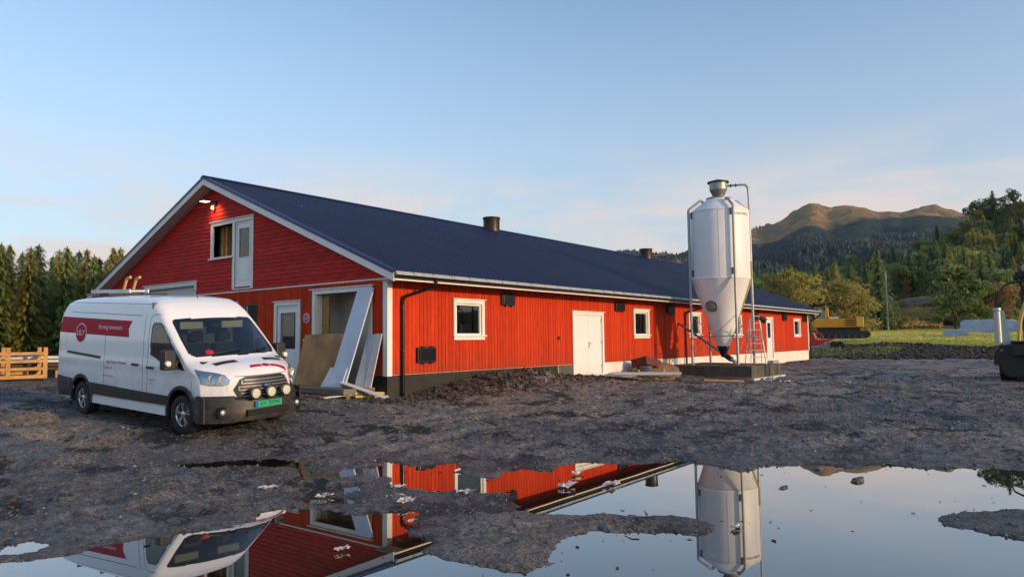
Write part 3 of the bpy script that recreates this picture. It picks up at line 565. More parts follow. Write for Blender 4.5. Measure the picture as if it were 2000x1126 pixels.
gframe(5.98, 7.12, 3.47, 5.70, ld, False, False); bevel(MB().box((-.07, 6.0, 3.43), (-.012, 7.0, 3.468)).build('sill', WHITE, ld), .004, 1)
bevel(MB().box((-.08, 5.93, 5.70), (-.008, 8.46, 5.73)).build('drip_cap', WHITE, ld), .004, 1)
MB().box((.09, 6.2, 4.5), (.1, 6.88, 5.3)).build('frost_film', mat('frosted door glass', (.30, .36, .37), .4, col2=(.14, .18, .16), vs=8), ld)
lw = part('loft_opening', MB().box((-.04, 8.29, 4.50), (-.012, 8.41, 5.70)).box((-.04, 7.12, 5.58), (-.012, 8.29, 5.70)), WHITE)
bevel(MB().box((-.09, 7.05, 4.47), (.02, 8.48, 4.51)).build('sill', WHITE, lw), .004, 1); lining(7.18, 8.28, 4.52, 5.58, lw)
wo = part('doorway_frame', MB().box((-.04, .56, .62), (-.012, .68, 3.22)).box((-.04, 2.92, .62), (-.012, 3.04, 3.22)).box((-.04, .68, 3.10), (-.012, 2.92, 3.22)), WHITE)
bevel(MB().box((-.09, .48, 3.22), (-.008, 3.12, 3.25)).build('drip_cap', WHITE, wo), .004, 1); lining(.68, 2.92, .62, 3.10, wo)
sm = part('small_window', MB().box((.02, 5.76, 1.98), (.06, 6.34, 2.94)), mat('dark window board', (.008, .008, .009), .7)); 
fo = MB().box((-.02, 5.72, 1.95), (.0, 6.38, 1.99)).box((-.02, 5.72, 2.93), (0, 6.38, 2.97)).box((-.02, 5.72, 1.99), (0, 5.76, 2.93)).box((-.02, 6.34, 1.99), (0, 6.38, 2.93)); fo.build('frame', BLACK, sm)
gg = part('garage_door', MB().box((.12, 9.42, .6), (.16, 12.74, 3.7)), mat('grey white sectional door', (.55, .58, .60), .5)); gframe(9.27, 12.88, .6, 3.85, gg)
for i in range(5): bevel(MB().box((.10, 9.42, .62+i*.615), (.12, 12.74, .62+i*.615+.60)).build('panel', mat('grey white sectional door', (.55, .58, .60), .5), gg), .01, 2)
lining(9.42, 12.75, .6, 3.70, gg)
# --- roof
TH = .16
def slope_pts(sgn, y_e, off=0): return None
rx0, rx1 = -GO, BL+GO
for side in (0, 1):
    sg = -1 if side == 0 else 1; ye = RY+sg*(RY+EO); run = RY+EO; slen = run*math.hypot(1, RS_)
    d = Vector((0, sg, -RS_)).normalized(); nrm = Vector((0, sg*RS_, 1)).normalized()
    # deck
    a = Vector((0, RY, RZ-.05)); e = a + d*slen; mb = MB()
    p = [a-nrm*.03, e-nrm*.03, e-nrm*TH, a-nrm*TH-Vector((0, 0, .01))]
    mb.add([(rx0+.03, q.y, q.z) for q in p]+[(rx1-.03, q.y, q.z) for q in p], [(0,1,2,3),(7,6,5,4),(0,4,5,1),(1,5,6,2),(2,6,7,3),(3,7,4,0)]); part('roof_deck', mb, SOFFIT)
    # ribbed steel sheet
    pitch = .195; v = []; f = []; x = rx0; prof = []
    while x < rx1-.001:
        for dx, hz in ((0, .004), (.10, .004), (.112, .042), (.165, .042), (.177, .004)):
            if x+dx <= rx1: prof.append((x+dx, hz))
        x += pitch
    prof.append((rx1, .004)); top = Vector((0, RY, RZ-.035))
    for (x, hz) in prof:
        q = top + nrm*hz; v.append((x, q.y, q.z)); q2 = q + d*(slen+.04); v.append((x, q2.y, q2.z))
    f = [(2*i, 2*i+1, 2*i+3, 2*i+2) for i in range(len(prof)-1)]; part('roof_sheet', MB().add(v, f), ROOF)
part('ridge_cap', MB().prism([(RY-.16, RZ-.03), (RY, RZ+.035), (RY+.16, RZ-.03), (RY+.15, RZ-.04), (RY, RZ+.02), (RY-.15, RZ-.04)], 'x', rx0-.01, rx1+.01), TRIMB)
def rake(x0, x1, yo=0):
    for sg in (-1, 1):
        ya, yb = RY, RY+sg*(RY+EO); za, zb = RZ-.045, RZ-.045-RS_*(RY+EO); w_ = .235
        v = [(x, y, z_) for x in (x0, x1) for (y, z_) in ((ya, za), (yb, zb), (yb, zb-w_), (ya, za-w_))]
        o = part('barge_board', MB().add(v, [(0,1,2,3),(7,6,5,4),(0,4,5,1),(1,5,6,2),(2,6,7,3),(3,7,4,0)]), WHITE)
        v = [(x, y, z_+o_) for x in (x0-.018, x1+.10) for (y, z_, o_) in ((ya, za, .045), (yb, zb, .045), (yb, zb, -.035), (ya, za, -.035))]
        v = [(x0-.02, ya, za-.05), (x0-.02, yb, zb-.05), (x0-.02, yb, zb+.03), (x0-.02, ya, za+.03), (x1+.06, ya, za+.055), (x1+.06, yb, zb+.055), (x1+.06, yb, zb+.045), (x1+.06, ya, za+.045), (x0-.012, ya, za-.05), (x0-.012, yb, zb-.05), (x0-.008, yb, zb+.022), (x0-.008, ya, za+.022)]
        MB().add(v, [(0,1,2,3),(3,2,5,4),(8,9,1,0),(11,10,6,7),(8,9,10,11),(7,6,5,4)]).build('verge_flashing', TRIMB, o)
rake(rx0, rx0+.03); rake(rx1-.03, rx1)
# soffit boards under the front gable overhang and eave
for i in range(3):
    for sg in (-1, 1):
        x0 = rx0+.035+i*.135; ya, yb = RY, RY+sg*(RY+EO-.03); za = RZ-.045-.02-TH*1.08; zb = za-RS_*(RY+EO-.03)
        v = [(x, y, z_+o_) for x in (x0, x0+.128) for (y, z_, o_) in ((ya, za, 0), (yb, zb, 0), (yb, zb, -.018), (ya, za, -.018))]
        part('soffit_board', MB().add(v, [(0,1,2,3),(7,6,5,4),(0,4,5,1),(1,5,6,2),(2,6,7,3),(3,7,4,0)]), SOFFIT)
DKS = mat('dark stained eave board', (.05, .018, .012), .8)
part('eave_soffit', MB().box((.03, -EO+.03, 3.385), (BL, .0, 3.405)), DKS)
ez = RZ-.045-RS_*(RY+EO)
part('fascia_board', MB().box((rx0+.031, -EO, ez-.16), (rx1-.031, -EO+.025, ez-.03)), BLACK)
bevel(part('fascia_trim', MB().box((rx0+.031, -EO-.016, ez-.205), (rx1-.031, -EO+.028, ez-.165)), WHITE), .004, 1)
part('eave_soffit', MB().box((rx0+.031, -EO+.03, ez-.185), (.029, -.04, ez-.17)), SOFFIT)
# gutter: pale apron strip over a dark half-round channel, with hangers
part('gutter_apron', MB().prism([(-EO-.06, ez+.02), (-EO-.10, ez-.025), (-EO-.125, ez-.075), (-EO-.120, ez-.08), (-EO-.04, ez-.07), (-EO-.04, ez+.02)], 'x', rx0+.02, rx1-.02), GUTTER)
gt = [(-EO-.07+.065*math.cos(PI+PI*i/8), ez-.078+.065*math.sin(PI+PI*i/8)) for i in range(9)]
gut = part('gutter', MB().prism(gt+[(-EO-.012, ez-.078)], 'x', rx0+.02, rx1-.02), BLACKG, smooth=40)
hk = MB(); x = .1
while x < BL: hk.bar((x, -EO-.13, ez-.08), (x+.05, -EO-.065, ez+.02), .012, .008); hk.bar((x+.12, -EO-.13, ez-.08), (x+.05, -EO-.065, ez+.02), .012, .008); x += .72
hk.build('gutter_hook', BLACK, gut)
for x in (-.3, 5.6, 11.5, 17.4, 23.3, 29.2, 35): pass
def downpipe(xt, xb, zb_, yb=-.085):
    pts = [(xt, -EO-.06, ez-.12), (xt, -EO-.06, ez-.24), (xt-.01, -EO-.03, ez-.30), (xb+.03, yb-.06, 2.93), (xb, yb, 2.84), (xb, yb, 2.70), (xb, yb, zb_)]
    o = part('downpipe', MB().tube(pts, .042, 12), BLACKG, smooth=50)
    b = MB()
    for z_ in (2.6, 1.5): b.tube([(xb, yb, z_), (xb, yb, z_+.05)], .048, 12); b.box((xb-.01, yb, z_), (xb+.01, -.012, z_+.03))
    b.build('bracket', BLACK, o)
downpipe(1.0, .46, .3); downpipe(18.75, 17.95, .3)
o = part('downpipe', MB().tube([(BL+.2, -EO-.06, ez-.1), (BL+.2, -EO-.06, ez-.28), (BL+.12, -.12, 2.8), (BL+.12, -.1, 2.6), (BL+.12, -.1, .3)], .045, 10), BLACKG, smooth=50)
# chimneys
for cx_ in (14.355, 30.61):
    o = part('roof_vent', MB().lathe([(.40, -.35), (.40, .30), (.41, .33), (.43, .36), (.43, .42), (.41, .43), (.38, .42), (.37, .38), (.36, -.2)], (cx_, RY, RZ+.12), 32), mat('dark brown ventilation steel', (.045, .035, .025), .38, metal=.4), smooth=40)
# signs
def disc_text(parent, cx, cy, cz): pass
# flood lamp
lamp = part('flood_lamp', MB().box((-.10, 8.06, 6.25), (-.012, 8.24, 6.40)).bar((-.08, 8.15, 6.36), (-.40, 8.16, 6.36), .05, .04), BLACK)
bevel(MB().box((-.55, 7.98, 6.34), (-.30, 8.26, 6.38)).build('lamp_head', BLACK, lamp), .01, 2)
MB().box((-.54, 7.99, 6.332), (-.31, 8.25, 6.339)).build('diffuser', mat('lit lamp face', (.9, .9, .8), .4, emit=(1, .85, .6, 2)), lamp)
MB().lathe([(.035, -.02), (.05, -.08), (.05, -.14), (.0, -.16)], (-.12, 8.18, 6.27), 16).build('sensor', mat('white lamp plastic', (.7, .7, .7), .4, emit=(1, .6, .3, .5)), lamp, smooth=40)
ld_ = bpy.data.lights.new('flood_light', 'SPOT'); ld_.energy = 20; ld_.color = (1, .50, .18); ld_.spot_size = R(120); ld_.spot_blend = .9; ld_.shadow_soft_size = .06
lo_ = bpy.data.objects.new('flood_light', ld_); COL.objects.link(lo_); lo_.parent = lamp; lo_.location = (-.34, 8.1, 6.30); lo_.rotation_euler = Vector((.8, 0, -1)).to_track_quat('-Z', 'Y').to_euler()
# ================================================================== SILO
SX, SY, PT = 16.15, -2.5, .69
padm = mat('damp slab concrete', (.085, .078, .055), .8, var=.35, vs=2.5, bump=.3, bs=20)
pad = empty('silo_base', (0, 0, 0), 0, 'square dark concrete slab carrying the tall white silo', 'concrete slab')
bevel(MB().box((14.4, -4.25, .24), (17.9, -.75, PT)).build('slab', padm, pad), .015, 2)
MB().box((14.28, -4.37, .12), (18.05, -.65, .238)).build('footing', mat('pale insulation board', (.55, .53, .50), .8, var=.15, vs=3), pad)
for (a, b, c, d) in ((14.9, -3.9, 16.6, -2.7), (16.7, -2.2, 17.6, -1.0)): MB().box((a, b, PT+.002), (c, d, PT+.022)).build('plywood_sheet', mat('red brown film plywood', (.16, .06, .04), .6, var=.3, vs=3), pad)
silo = empty('feed_silo', (SX, SY, PT), 0, 'tall white fibreglass feed silo on four steel legs beside the barn', 'silo')
SILOW = mat('white fibreglass', (.80, .79, .77), .42, var=.04, vs=1.2, spec=.4)
rs_ = 1.19; zj, zt_ = 4.17-PT, 6.93-PT
body = MB().lathe([(.21, 1.38-PT), (.23, 1.39-PT), (.46, 2.0-PT), (1.15, zj-.10), (rs_-.01, zj-.03), (rs_, zj+.03), (rs_, zj+.9), (rs_, zt_-.05), (rs_-.02, zt_+.03), (rs_-.09, zt_+.11), (.44, zt_+.60), (.42, zt_+.63), (0, zt_+.63)], n=72)
body.build('silo_body', SILOW, silo, smooth=25)
# vertical shell seams
sm_ = MB()
for k in range(6):
    a = R(200+k*60); sm_.bar((rs_*math.cos(a), rs_*math.sin(a), zj), (rs_*math.cos(a), rs_*math.sin(a), zt_-.05), .035, .012, (math.cos(a), math.sin(a), 0))
sm_.build('shell_seam', SILOW, silo)
for z_ in (zj, zt_): MB().lathe([(rs_+.004, z_-.035), (rs_+.010, z_-.02), (rs_+.010, z_+.02), (rs_+.002, z_+.035)], n=72).build('band', SILOW, silo, smooth=60)
MB().lathe([(.44, zt_+.60), (.50, zt_+.60), (.50, zt_+.63), (.0, zt_+.63)], n=48).build('neck_flange', GALV, silo, smooth=40)
fil = MB().lathe([(.20, zt_+.63), (.23, zt_+.70), (.34, zt_+.95), (.355, zt_+.96), (.36, zt_+.99), (.36, zt_+1.24), (.365, zt_+1.27)], n=40).build('filter_hopper', mat('grey green sheet metal', (.36, .38, .34), .4, metal=.5, var=.1, vs=3), silo, smooth=35)
MB().lathe([(.36, zt_+1.26), (.43, zt_+1.26), (.43, zt_+1.30), (.40, zt_+1.31), (.02, zt_+1.44), (0, zt_+1.44)], n=40).build('hopper_lid', mat('grey lid metal', (.40, .40, .39), .45, metal=.4), silo, smooth=30)
MB().lathe([(.432, zt_+1.255), (.44, zt_+1.27), (.44, zt_+1.30), (.432, zt_+1.31)], n=40).build('lid_rim', BLACK, silo, smooth=60)
# direction helpers in plan, seen from the yard: right = rgt, away = awy
awy = Vector((math.cos(R(21.5)), math.sin(R(21.5)), 0)); rgt = Vector((awy.y, -awy.x, 0))
fp = [Vector((0, 0, zt_+1.12))+rgt*.35, Vector((0, 0, zt_+1.13))+rgt*.95, Vector((0, 0, zt_+1.12))+rgt*1.06, Vector((0, 0, zt_+1.03))+rgt*1.15, Vector((0, 0, zt_+.9))+rgt*1.18, Vector((0, 0, zt_+.02))+rgt*1.20]
MB().tube(fp, .045, 12).build('fill_pipe', mat('grey fill pipe', (.34, .37, .35), .45, metal=.4), silo, smooth=60)
cp = MB()
for t_ in (.48, .68): cp.tube([Vector((0, 0, zt_+1.122))+rgt*t_, Vector((0, 0, zt_+1.123))+rgt*(t_+.04)], .075, 12)
cp.build('pipe_coupling', BLACKG, silo, smooth=40)
LG = [(-.94, -.94), (.94, -.94), (.94, .94), (-.94, .94)]
LEG = []
for (lx, ly) in LG:
    v = Vector((lx, ly, 0)); v.normalize(); o_ = v*1.33; zb2 = zt_+.12
    pts = [o_, o_+Vector((0, 0, zb2-.06)), o_+Vector((0, 0, zb2))-v*.02, v*.80+Vector((0, 0, zb2+.38)), v*.74+Vector((0, 0, zb2+.39)), v*.66+Vector((0, 0, zb2+.26))]
    l = MB().tube(pts, .052, 14).box((o_.x-.09, o_.y-.09, 0), (o_.x+.09, o_.y+.09, .015)).build('leg', GALV, silo, smooth=50); LEG.append(o_)
    f = MB()
    for z_ in (zt_-.25, zj+.12): f.bar(o_*.90+Vector((0, 0, z_)), o_*.90+Vector((0, 0, z_+.26)), .14, .05, v)
    f.build('clamp', mat('dark steel clamp', (.08, .085, .09), .5, metal=.5), l)
for i in range(4):
    a, b = LEG[i], LEG[(i+1) % 4]
    for (za, zb3) in ((.35, 2.0), (2.0, .35)): MB().tube([a+Vector((0, 0, za)), b+Vector((0, 0, zb3))], .012, 6).build('brace', GALV, silo, smooth=60)
    MB().tube([a+Vector((0, 0, 1.15)), b+Vector((0, 0, 1.15))], .018, 8).build('crossbar', GALV, silo, smooth=60)
# inspection hatch on the cone facing the yard
ha = math.atan2(-awy.y, -awy.x)+R(-8); hc = Vector((math.cos(ha), math.sin(ha), 0)); slp = Vector((hc.x*.69, hc.y*.69, 2.0)).normalized()
hn = Vector((hc.x, hc.y, -.40)).normalized(); hz_ = 3.05-PT; hr = .46+(1.15-.46)*(3.05-2.0)/(4.07-2.0)
t1 = Vector((-hc.y, hc.x, 0)); t2 = hn.cross(t1); MH = Matrix(((t1.x, t2.x, hn.x, hc.x*hr), (t1.y, t2.y, hn.y, hc.y*hr), (t1.z, t2.z, hn.z, hz_), (0, 0, 0, 1)))
MHs = MH @ Matrix.Translation((-(1)*.30, 0, .0)) @ Matrix.Scale(.86, 4)
ht = MB().lathe([(.27, -.03), (.30, .02), (.29, .05), (.24, .05), (.24, .0)], n=32, M=MHs).build('hatch_ring', mat('grey hatch metal', (.45, .45, .46), .4, metal=.6), silo, smooth=40)
MB().lathe([(.225, .0), (.225, .035), (.20, .045), (0, .055)], n=32, M=MHs).build('hatch_cover', mat('smoky hatch plastic', (.20, .19, .195), .25, var=.2, vs=5), ht, smooth=40)
cl = MB()
for k in range(4): a = R(45+90*k); p_ = MHs @ Vector((.27*math.cos(a), .27*math.sin(a), .05)); cl.tube([p_-hn*.02, p_+hn*.03], .025, 8)
cl.build('hatch_knob', BLACK, ht, smooth=40)
# yellow level strip
ya = math.atan2((rgt*1.0-awy*.22).y, (rgt*1.0-awy*.22).x); yd = Vector((math.cos(ya), math.sin(ya), 0))
sp_ = [yd*(rs_+.03)+Vector((0, 0, 4.85-PT)), yd*(rs_+.03)+Vector((0, 0, zj)), yd*.36+Vector((0, 0, 1.75-PT))]
MB().tube(sp_, .038, 6).build('level_strip', mat('yellow sight tube', (.42, .34, .12), .4), silo, smooth=30)
# outlet boot and auger
boot = MB().lathe([(.07, .98-PT), (.10, 1.02-PT), (.13, 1.10-PT), (.235, 1.37-PT), (.25, 1.40-PT), (.25, 1.44-PT)], n=28).build('outlet_boot', mat('black rubber boot', (.012, .012, .03), .4), silo, smooth=40)
tip = Vector((17.30, -.03, 2.45))-Vector((SX, SY, PT)); low = Vector((.18, -.22, .22)); dr = (tip-low).normalized()
aug = MB().tube([low, tip], .055, 14).build('auger_tube', GALV, silo, smooth=40)
MB().tube([low-dr*.05, low+dr*.42], .11, 16).build('auger_housing', mat('dark plum auger housing', (.035, .02, .04), .35), aug, smooth=40)
MB().tube([low-dr*.05, low-dr*.26, low-dr*.30], [.07, .075, .05], 14).build('auger_motor', mat('blue grey motor', (.25, .32, .42), .4), aug, smooth=40)
# writing on shell (small brand label and warning label)
def text_mesh(s, size, ext=0.0):
    c = bpy.data.curves.new('t', 'FONT'); c.body = s; c.size = size; c.extrude = ext; c.align_x = 'CENTER'; c.align_y = 'CENTER'
    o = bpy.data.objects.new('t', c); COL.objects.link(o); dg_ = bpy.context.evaluated_depsgraph_get(); me = bpy.data.meshes.new_from_object(o.evaluated_get(dg_)); bpy.data.objects.remove(o); return me
def wrap_text(name, s, size, m, parent, ang, zc, rad_):
    me = text_mesh(s, size)
    for v in me.vertices:
        a = ang+v.co.x/rad_; v.co = Vector((rad_*math.cos(a), rad_*math.sin(a), zc+v.co.y))
    me.materials.append(m); return ob(name, me, parent)
INK = mat('dark brown ink', (.12, .07, .04), .6)
aR = math.atan2((rgt*.72-awy*.68).y, (rgt*.72-awy*.68).x)
wrap_text('maker_lettering', 'TUNETANKEN', .13, INK, silo, aR, zt_-.20, rs_+.006)
for k_ in range(4):
    a = aR-.36; q_ = MB()
    for (da, w2) in ((-.03, .02), (.0, .015), (.03, .025)): q_.bar(((rs_+.006)*math.cos(a+da-w2/2), (rs_+.006)*math.sin(a+da-w2/2), zj+.38-.08*k_), ((rs_+.006)*math.cos(a+da+w2/2), (rs_+.006)*math.sin(a+da+w2/2), zj+.38-.08*k_), .004, .035)
    q_.build('warning_print', INK, silo)

# stepladder standing on the slab behind the silo
AL = mat('aluminium', (.66, .66, .65), .45, metal=.35, var=.08, vs=7)
def stepladder(loc, rz):
    r_ = empty('stepladder', loc, rz, 'aluminium stepladder standing on the slab behind the silo', 'stepladder')
    for s_ in (-1, 1):
        MB().bar((s_*.30, -.50, 0), (s_*.17, 0, 1.95), .03, .06).build('rail', AL, r_); MB().bar((s_*.34, .55, 0), (s_*.18, .03, 1.9), .025, .035).build('back_leg', AL, r_)
    for k in range(6):
        t = (k+1)/7; MB().box((-.30+.13*t, -.5+.5*t-.05, 1.95*t-.012), (.30-.13*t, -.5+.5*t+.05, 1.95*t+.012)).build('rung', AL, r_)
    MB().box((-.2, -.1, 1.95), (.2, .12, 1.98)).build('top_cap', AL, r_); MB().bar((-.30, .42, .5), (.30, .42, .5), .02, .03).build('spreader', AL, r_); MB().bar((-.25, .28, 1.0), (.25, .28, 1.0), .02, .03).build('spreader', AL, r_)
    return r_
_q = Vector((SX, SY, 0))+rgt*1.15+awy*.45
stepladder((17.25, -3.45, PT), R(-60))
wl = empty('work_floodlight', (17.35, -3.62, PT+1.90), 0, 'black and white work floodlight hooked on the top of the stepladder', 'work light')
MB().tube([(0, 0, .0), (.12, -.20, -.16)], [.11, .12], 16).build('housing', BLACK, wl, smooth=40); MB().tube([(.115, -.19, -.152), (.125, -.205, -.165)], .10, 16).build('lens', mat('white lens', (.75, .76, .8), .2), wl, smooth=40); MB().tube([(0, 0, 0), (-.02, .03, .12), (-.08, .12, .1)], .012, 8).build('hook', BLACK, wl, smooth=40)

# ================================================================== YARD CLUTTER near the silo
def euro_pallet(name, loc, rz, label, tilt=0, m=WOOD, group=None):
    r_ = empty(name, loc, rz, label, 'pallet', group); r_.rotation_euler = (tilt, 0, rz)
    for i in range(5): ob('deck_board', _pl(1.2, .11 if i % 2 else .145, .022, m), r_, (0, -.33+i*.165, .133))
    for x in (-.55, 0, .55):
        ob('stringer', _pl(.10, .80, .022, m), r_, (x, 0, .111))
        for y in (-.34, 0, .34): ob('block', _pl(.10, .11, .08, m), r_, (x, y, .055))
    for y in (-.34, 0, .34): ob('bottom_board', _pl(1.2, .10, .022, m), r_, (0, y, .011))
    return r_
_plc = {}
def _pl(a, b, c, m):
    k = (a, b, c, m.name)
    if k not in _plc: _plc[k] = MB().box((-a/2, -b/2, -c/2), (a/2, b/2, c/2)).mesh('plank', m)
    return _plc[k]
px_, py_ = 10, -2.2; pz = gz(px_, py_)+.02; prz = math.atan2(-2.2, -.4)+PI/2
euro_pallet('pallet', (10.15, -2.45, pz), R(-65), 'pine pallet carrying grey metal profiles by the double door')
mp_ = empty('metal_profiles', (9.95, -1.95, pz+.15), R(-65), 'stack of long grey metal profiles lying on the pine pallet', 'metal profiles')
rr = random.Random(3)
for k in range(13): ob('profile', MB().box((-1.15, -.035, 0), (1.1, .035, .035)).mesh('profile', mat('blue grey steel profile', (.42, .45, .50), .35, metal=.6, rnd=.25)), mp_, (rr.uniform(-.08, .1), -.55+.092*k, .0+.0*k), (0, 0, rr.uniform(-.02, .02)))
for k in range(7): ob('profile', MB().box((-1.0, -.04, 0), (1.25, .04, .035)).mesh('profile', mat('white steel profile', (.66, .67, .68), .4, metal=.2, rnd=.15)), mp_, (rr.uniform(-.1, .15), -.48+.15*k, .037), (0, 0, rr.uniform(-.03, .03)))
# crumpled cartons and packing waste between pallet and silo slab
CARD = mat('brown cardboard', (.42, .22, .10), .85, var=.2, vs=3, rnd=.15); CARDD = mat('red brown cardboard', (.11, .035, .025), .85, var=.3, vs=3)
def sheet(name, pts, m, lab, cat, th=.012, par=None):
    pts = [Vector(p) for p in pts]; n = (pts[1]-pts[0]).cross(pts[-1]-pts[0]).normalized()*th; k = len(pts)
    mb = MB().add(pts+[p+n for p in pts], [tuple(range(k)), tuple(range(2*k-1, k-1, -1))]+[(i, (i+1) % k, k+(i+1) % k, k+i) for i in range(k)])
    return tag(mb.build(name, m, par), lab, cat)
cz = gz(11.8, -2.2)
sheet('cardboard_sheet', [(13.1, -1.22, cz+.54), (13.0, -1.60, cz+.48), (12.9, -2.0, cz+.34), (12.55, -2.25, cz+.02), (12.35, -1.75, cz+.01), (12.5, -1.2, cz+.12)], CARD, 'tan cardboard sheet leaning against the corner of the silo slab', 'cardboard')
cb = empty('carton_heap', (12.95, -.80, cz), 0, 'heap of crushed red brown cartons between pallet and silo slab', 'carton heap')
MB().box((-.75, -.3, .30), (.55, .35, .62), Matrix.Rotation(R(9), 4, 'Y') @ Matrix.Rotation(R(-14), 4, 'X')).build('carton', CARDD, cb); MB().box((-.9, -.6, .0), (-.2, .2, .30), Matrix.Rotation(R(20), 4, 'Z')).build('carton', CARD, cb); MB().box((0, -.7, .0), (.7, .1, .32), Matrix.Rotation(R(-12), 4, 'Z')).build('carton', CARD, cb)
cw = empty('wire_coil', (11.9, -1.15, cz+.02), 0, 'stack of grey wire coils in front of the crushed cartons', 'wire coils')
for k in range(5): MB().tube([((.26-.01*k)*math.cos(a), (.26-.01*k)*math.sin(a), .05+.075*k+.02*math.sin(a+k)) for a in np.linspace(0, 2*PI, 25)], .028, 6).build('coil', mat('dull grey cable', (.16, .17, .2), .5, metal=.3), cw, smooth=60)
def stone(name, loc, s, m, lab, cat, seed, grp=None, sc=(1, 1, .7)):
    bm = bmesh.new(); bmesh.ops.create_icosphere(bm, subdivisions=3, radius=s); rs = np.random.RandomState(seed)
    off = rs.rand(3)*50
    for v in bm.verts:
        p = v.co/s; n = float(fbm(np.array([p.x*1.0+off[0]]), np.array([p.y+p.z*1.3+off[1]]), .9, 4)[0]); v.co = Vector((p.x*sc[0], p.y*sc[1], p.z*sc[2]))*s*(1+.55*n)
    me = bpy.data.meshes.new(name); bm.to_mesh(me); bm.free(); me.materials.append(m); me.polygons.foreach_set('use_smooth', [True]*len(me.polygons)); me.set_sharp_from_angle(angle=R(28)); return tag(ob(name, me, None, loc), lab, cat, grp)
stone('rock', (12.3, -.35, gz(12.3, -.35)+.1), .22, mat('mossy rock', (.14, .11, .06), .85, var=.4, vs=8), 'mossy brown rock beside the double door step', 'rock', 4)
tag(MB().bar((11.2, -3.7, gz(11.2, -3.7)+.05), (11.9, -4.85, gz(11.9, -4.85)+.05), .10, .05).build('plank', WOOD), 'short pine plank lying in front of the silo slab', 'plank')
tag(MB().bar((11.35, -3.5, gz(11.3, -3.4)+.07), (11.5, -4.1, gz(11.2, -4.2)+.07), .09, .04).build('plank', mat('red stained plank', (.22, .06, .03), .7)), 'red stained board end beside the short pine plank', 'plank')
# old pallet parts in the shade under the slab edge
tag(MB().box((12.3, -4.3, gz(13, -4.2)+.02), (14.1, -3.2, gz(13, -4)+.08)).build('rubber_mat', mat('dark red mat', (.05, .018, .016), .8)), 'dark red mat lying on the ground in front of the silo slab', 'mat')

# ================================================================== LANDING AND BOARDS AT THE GABLE
ldg = empty('landing', (0, 0, 0), 0, 'low concrete landing in front of the gable doorway', 'landing')
bevel(MB().box((-1.05, .42, .46), (-.03, 5.0, .60)).build('slab', mat('brown grey slab', (.17, .15, .115), .8, var=.25, vs=2.5, bump=.3, bs=20), ldg), .012, 2)
MB().box((-.9, .5, .2), (-.05, 1.9, .458)).build('timber_support', mat('weathered timber', (.20, .15, .08), .8, var=.3, vs=5), ldg); MB().box((-.95, 3.6, .2), (-.1, 4.9, .458)).build('dark_void_fill', BLACK, ldg)  # black block stands in for the dark hollow under the landing
def leaner(name, base0, base1, top0, top1, th, m, lab, cat):
    b0, b1, t0, t1 = map(Vector, (base0, base1, top0, top1)); n = (b1-b0).cross(t0-b0).normalized()*th
    if n.x > 0: n = -n
    v = [b0, b1, t1, t0]; return tag(MB().add(v+[p+n for p in v], [(0,1,2,3), (7,6,5,4), (0,4,5,1), (1,5,6,2), (2,6,7,3), (3,7,4,0)]).build(name, m), lab, cat)
leaner('plywood_sheet', (-.34, 3.42, .602), (-.34, 1.75, .602), (-.05, 3.30, 1.98), (-.05, 1.62, 2.0), .018, PLY, 'stained plywood sheet leaning across the lower half of the wide gable doorway', 'plywood')
leaner('long_board', (-.62, 1.52, .602), (-.58, .93, .602), (-.06, 1.02, 3.17), (-.06, .42, 3.14), .04, BOARDW, 'tall pale blue board leaning slantwise in the wide gable doorway', 'board')
leaner('board_offcut', (-.72, 1.72, .602), (-.66, .98, .602), (-.53, 1.55, 1.10), (-.50, .92, 1.12), .03, BOARDW, 'short pale offcut at the foot of the tall blue board', 'board')
leaner('narrow_board', (-.40, .78, .602), (-.36, .48, .602), (-.07, .63, 1.95), (-.06, .37, 1.95), .03, mat('grey white board', (.52, .53, .54), .55, var=.08, vs=3), 'shorter grey board leaning next to the tall blue board', 'board')
leaner('narrow_board', (-.36, .46, .602), (-.34, .22, .602), (-.065, .355, 1.96), (-.055, .12, 1.96), .03, mat('pinkish white board', (.60, .55, .53), .55, var=.06, vs=3), 'shorter pinkish white board leaning nearest the barn corner', 'board')
def gplank(name, a, b, w, h, m, lab, za=.03, zb=.03): 
    return bevel(tag(MB().bar((a[0], a[1], gz(*a)+za), (b[0], b[1], gz(*b)+zb), w, h).build(name, m), lab, 'plank'), .003, 1)
WB = mat('chalky white board', (.66, .62, .60), .6, var=.1, vs=4)
gplank('white_plank', (-1.45, .72), (-.55, .55), .20, .025, WB, 'flat white plank with its end pointing to the van', .04, .09)
gplank('white_plank', (-.62, 1.02), (-.38, -.66), .24, .025, WB, 'white plank resting slantwise from the landing to the gravel', .35, .02)
gplank('timber_batten', (-.95, .62), (.0, .12), .09, .07, mat('yellow sawn batten', (.55, .40, .13), .7, var=.5, vs=10), 'bright yellow sawn batten on the gravel before the landing', .12, .12)
gplank('timber_batten', (-.75, .35), (-.02, -.05), .08, .06, mat('yellow sawn batten', (.55, .40, .13), .7, var=.5, vs=10), 'second yellow batten under the slanted white plank', .06, .06)
gplank('brown_plank', (-1.7, 2.1), (-1.45, .75), .16, .04, mat('wet red brown plank', (.16, .06, .035), .6, var=.3, vs=5), 'wet red brown plank lying beside the van front corner', .05, .04)
gplank('brown_plank', (-1.25, 2.4), (-1.05, .6), .10, .05, mat('wet brown batten', (.13, .08, .05), .6, var=.3, vs=5), 'thin brown batten edged with a white strip before the landing', .10, .07)
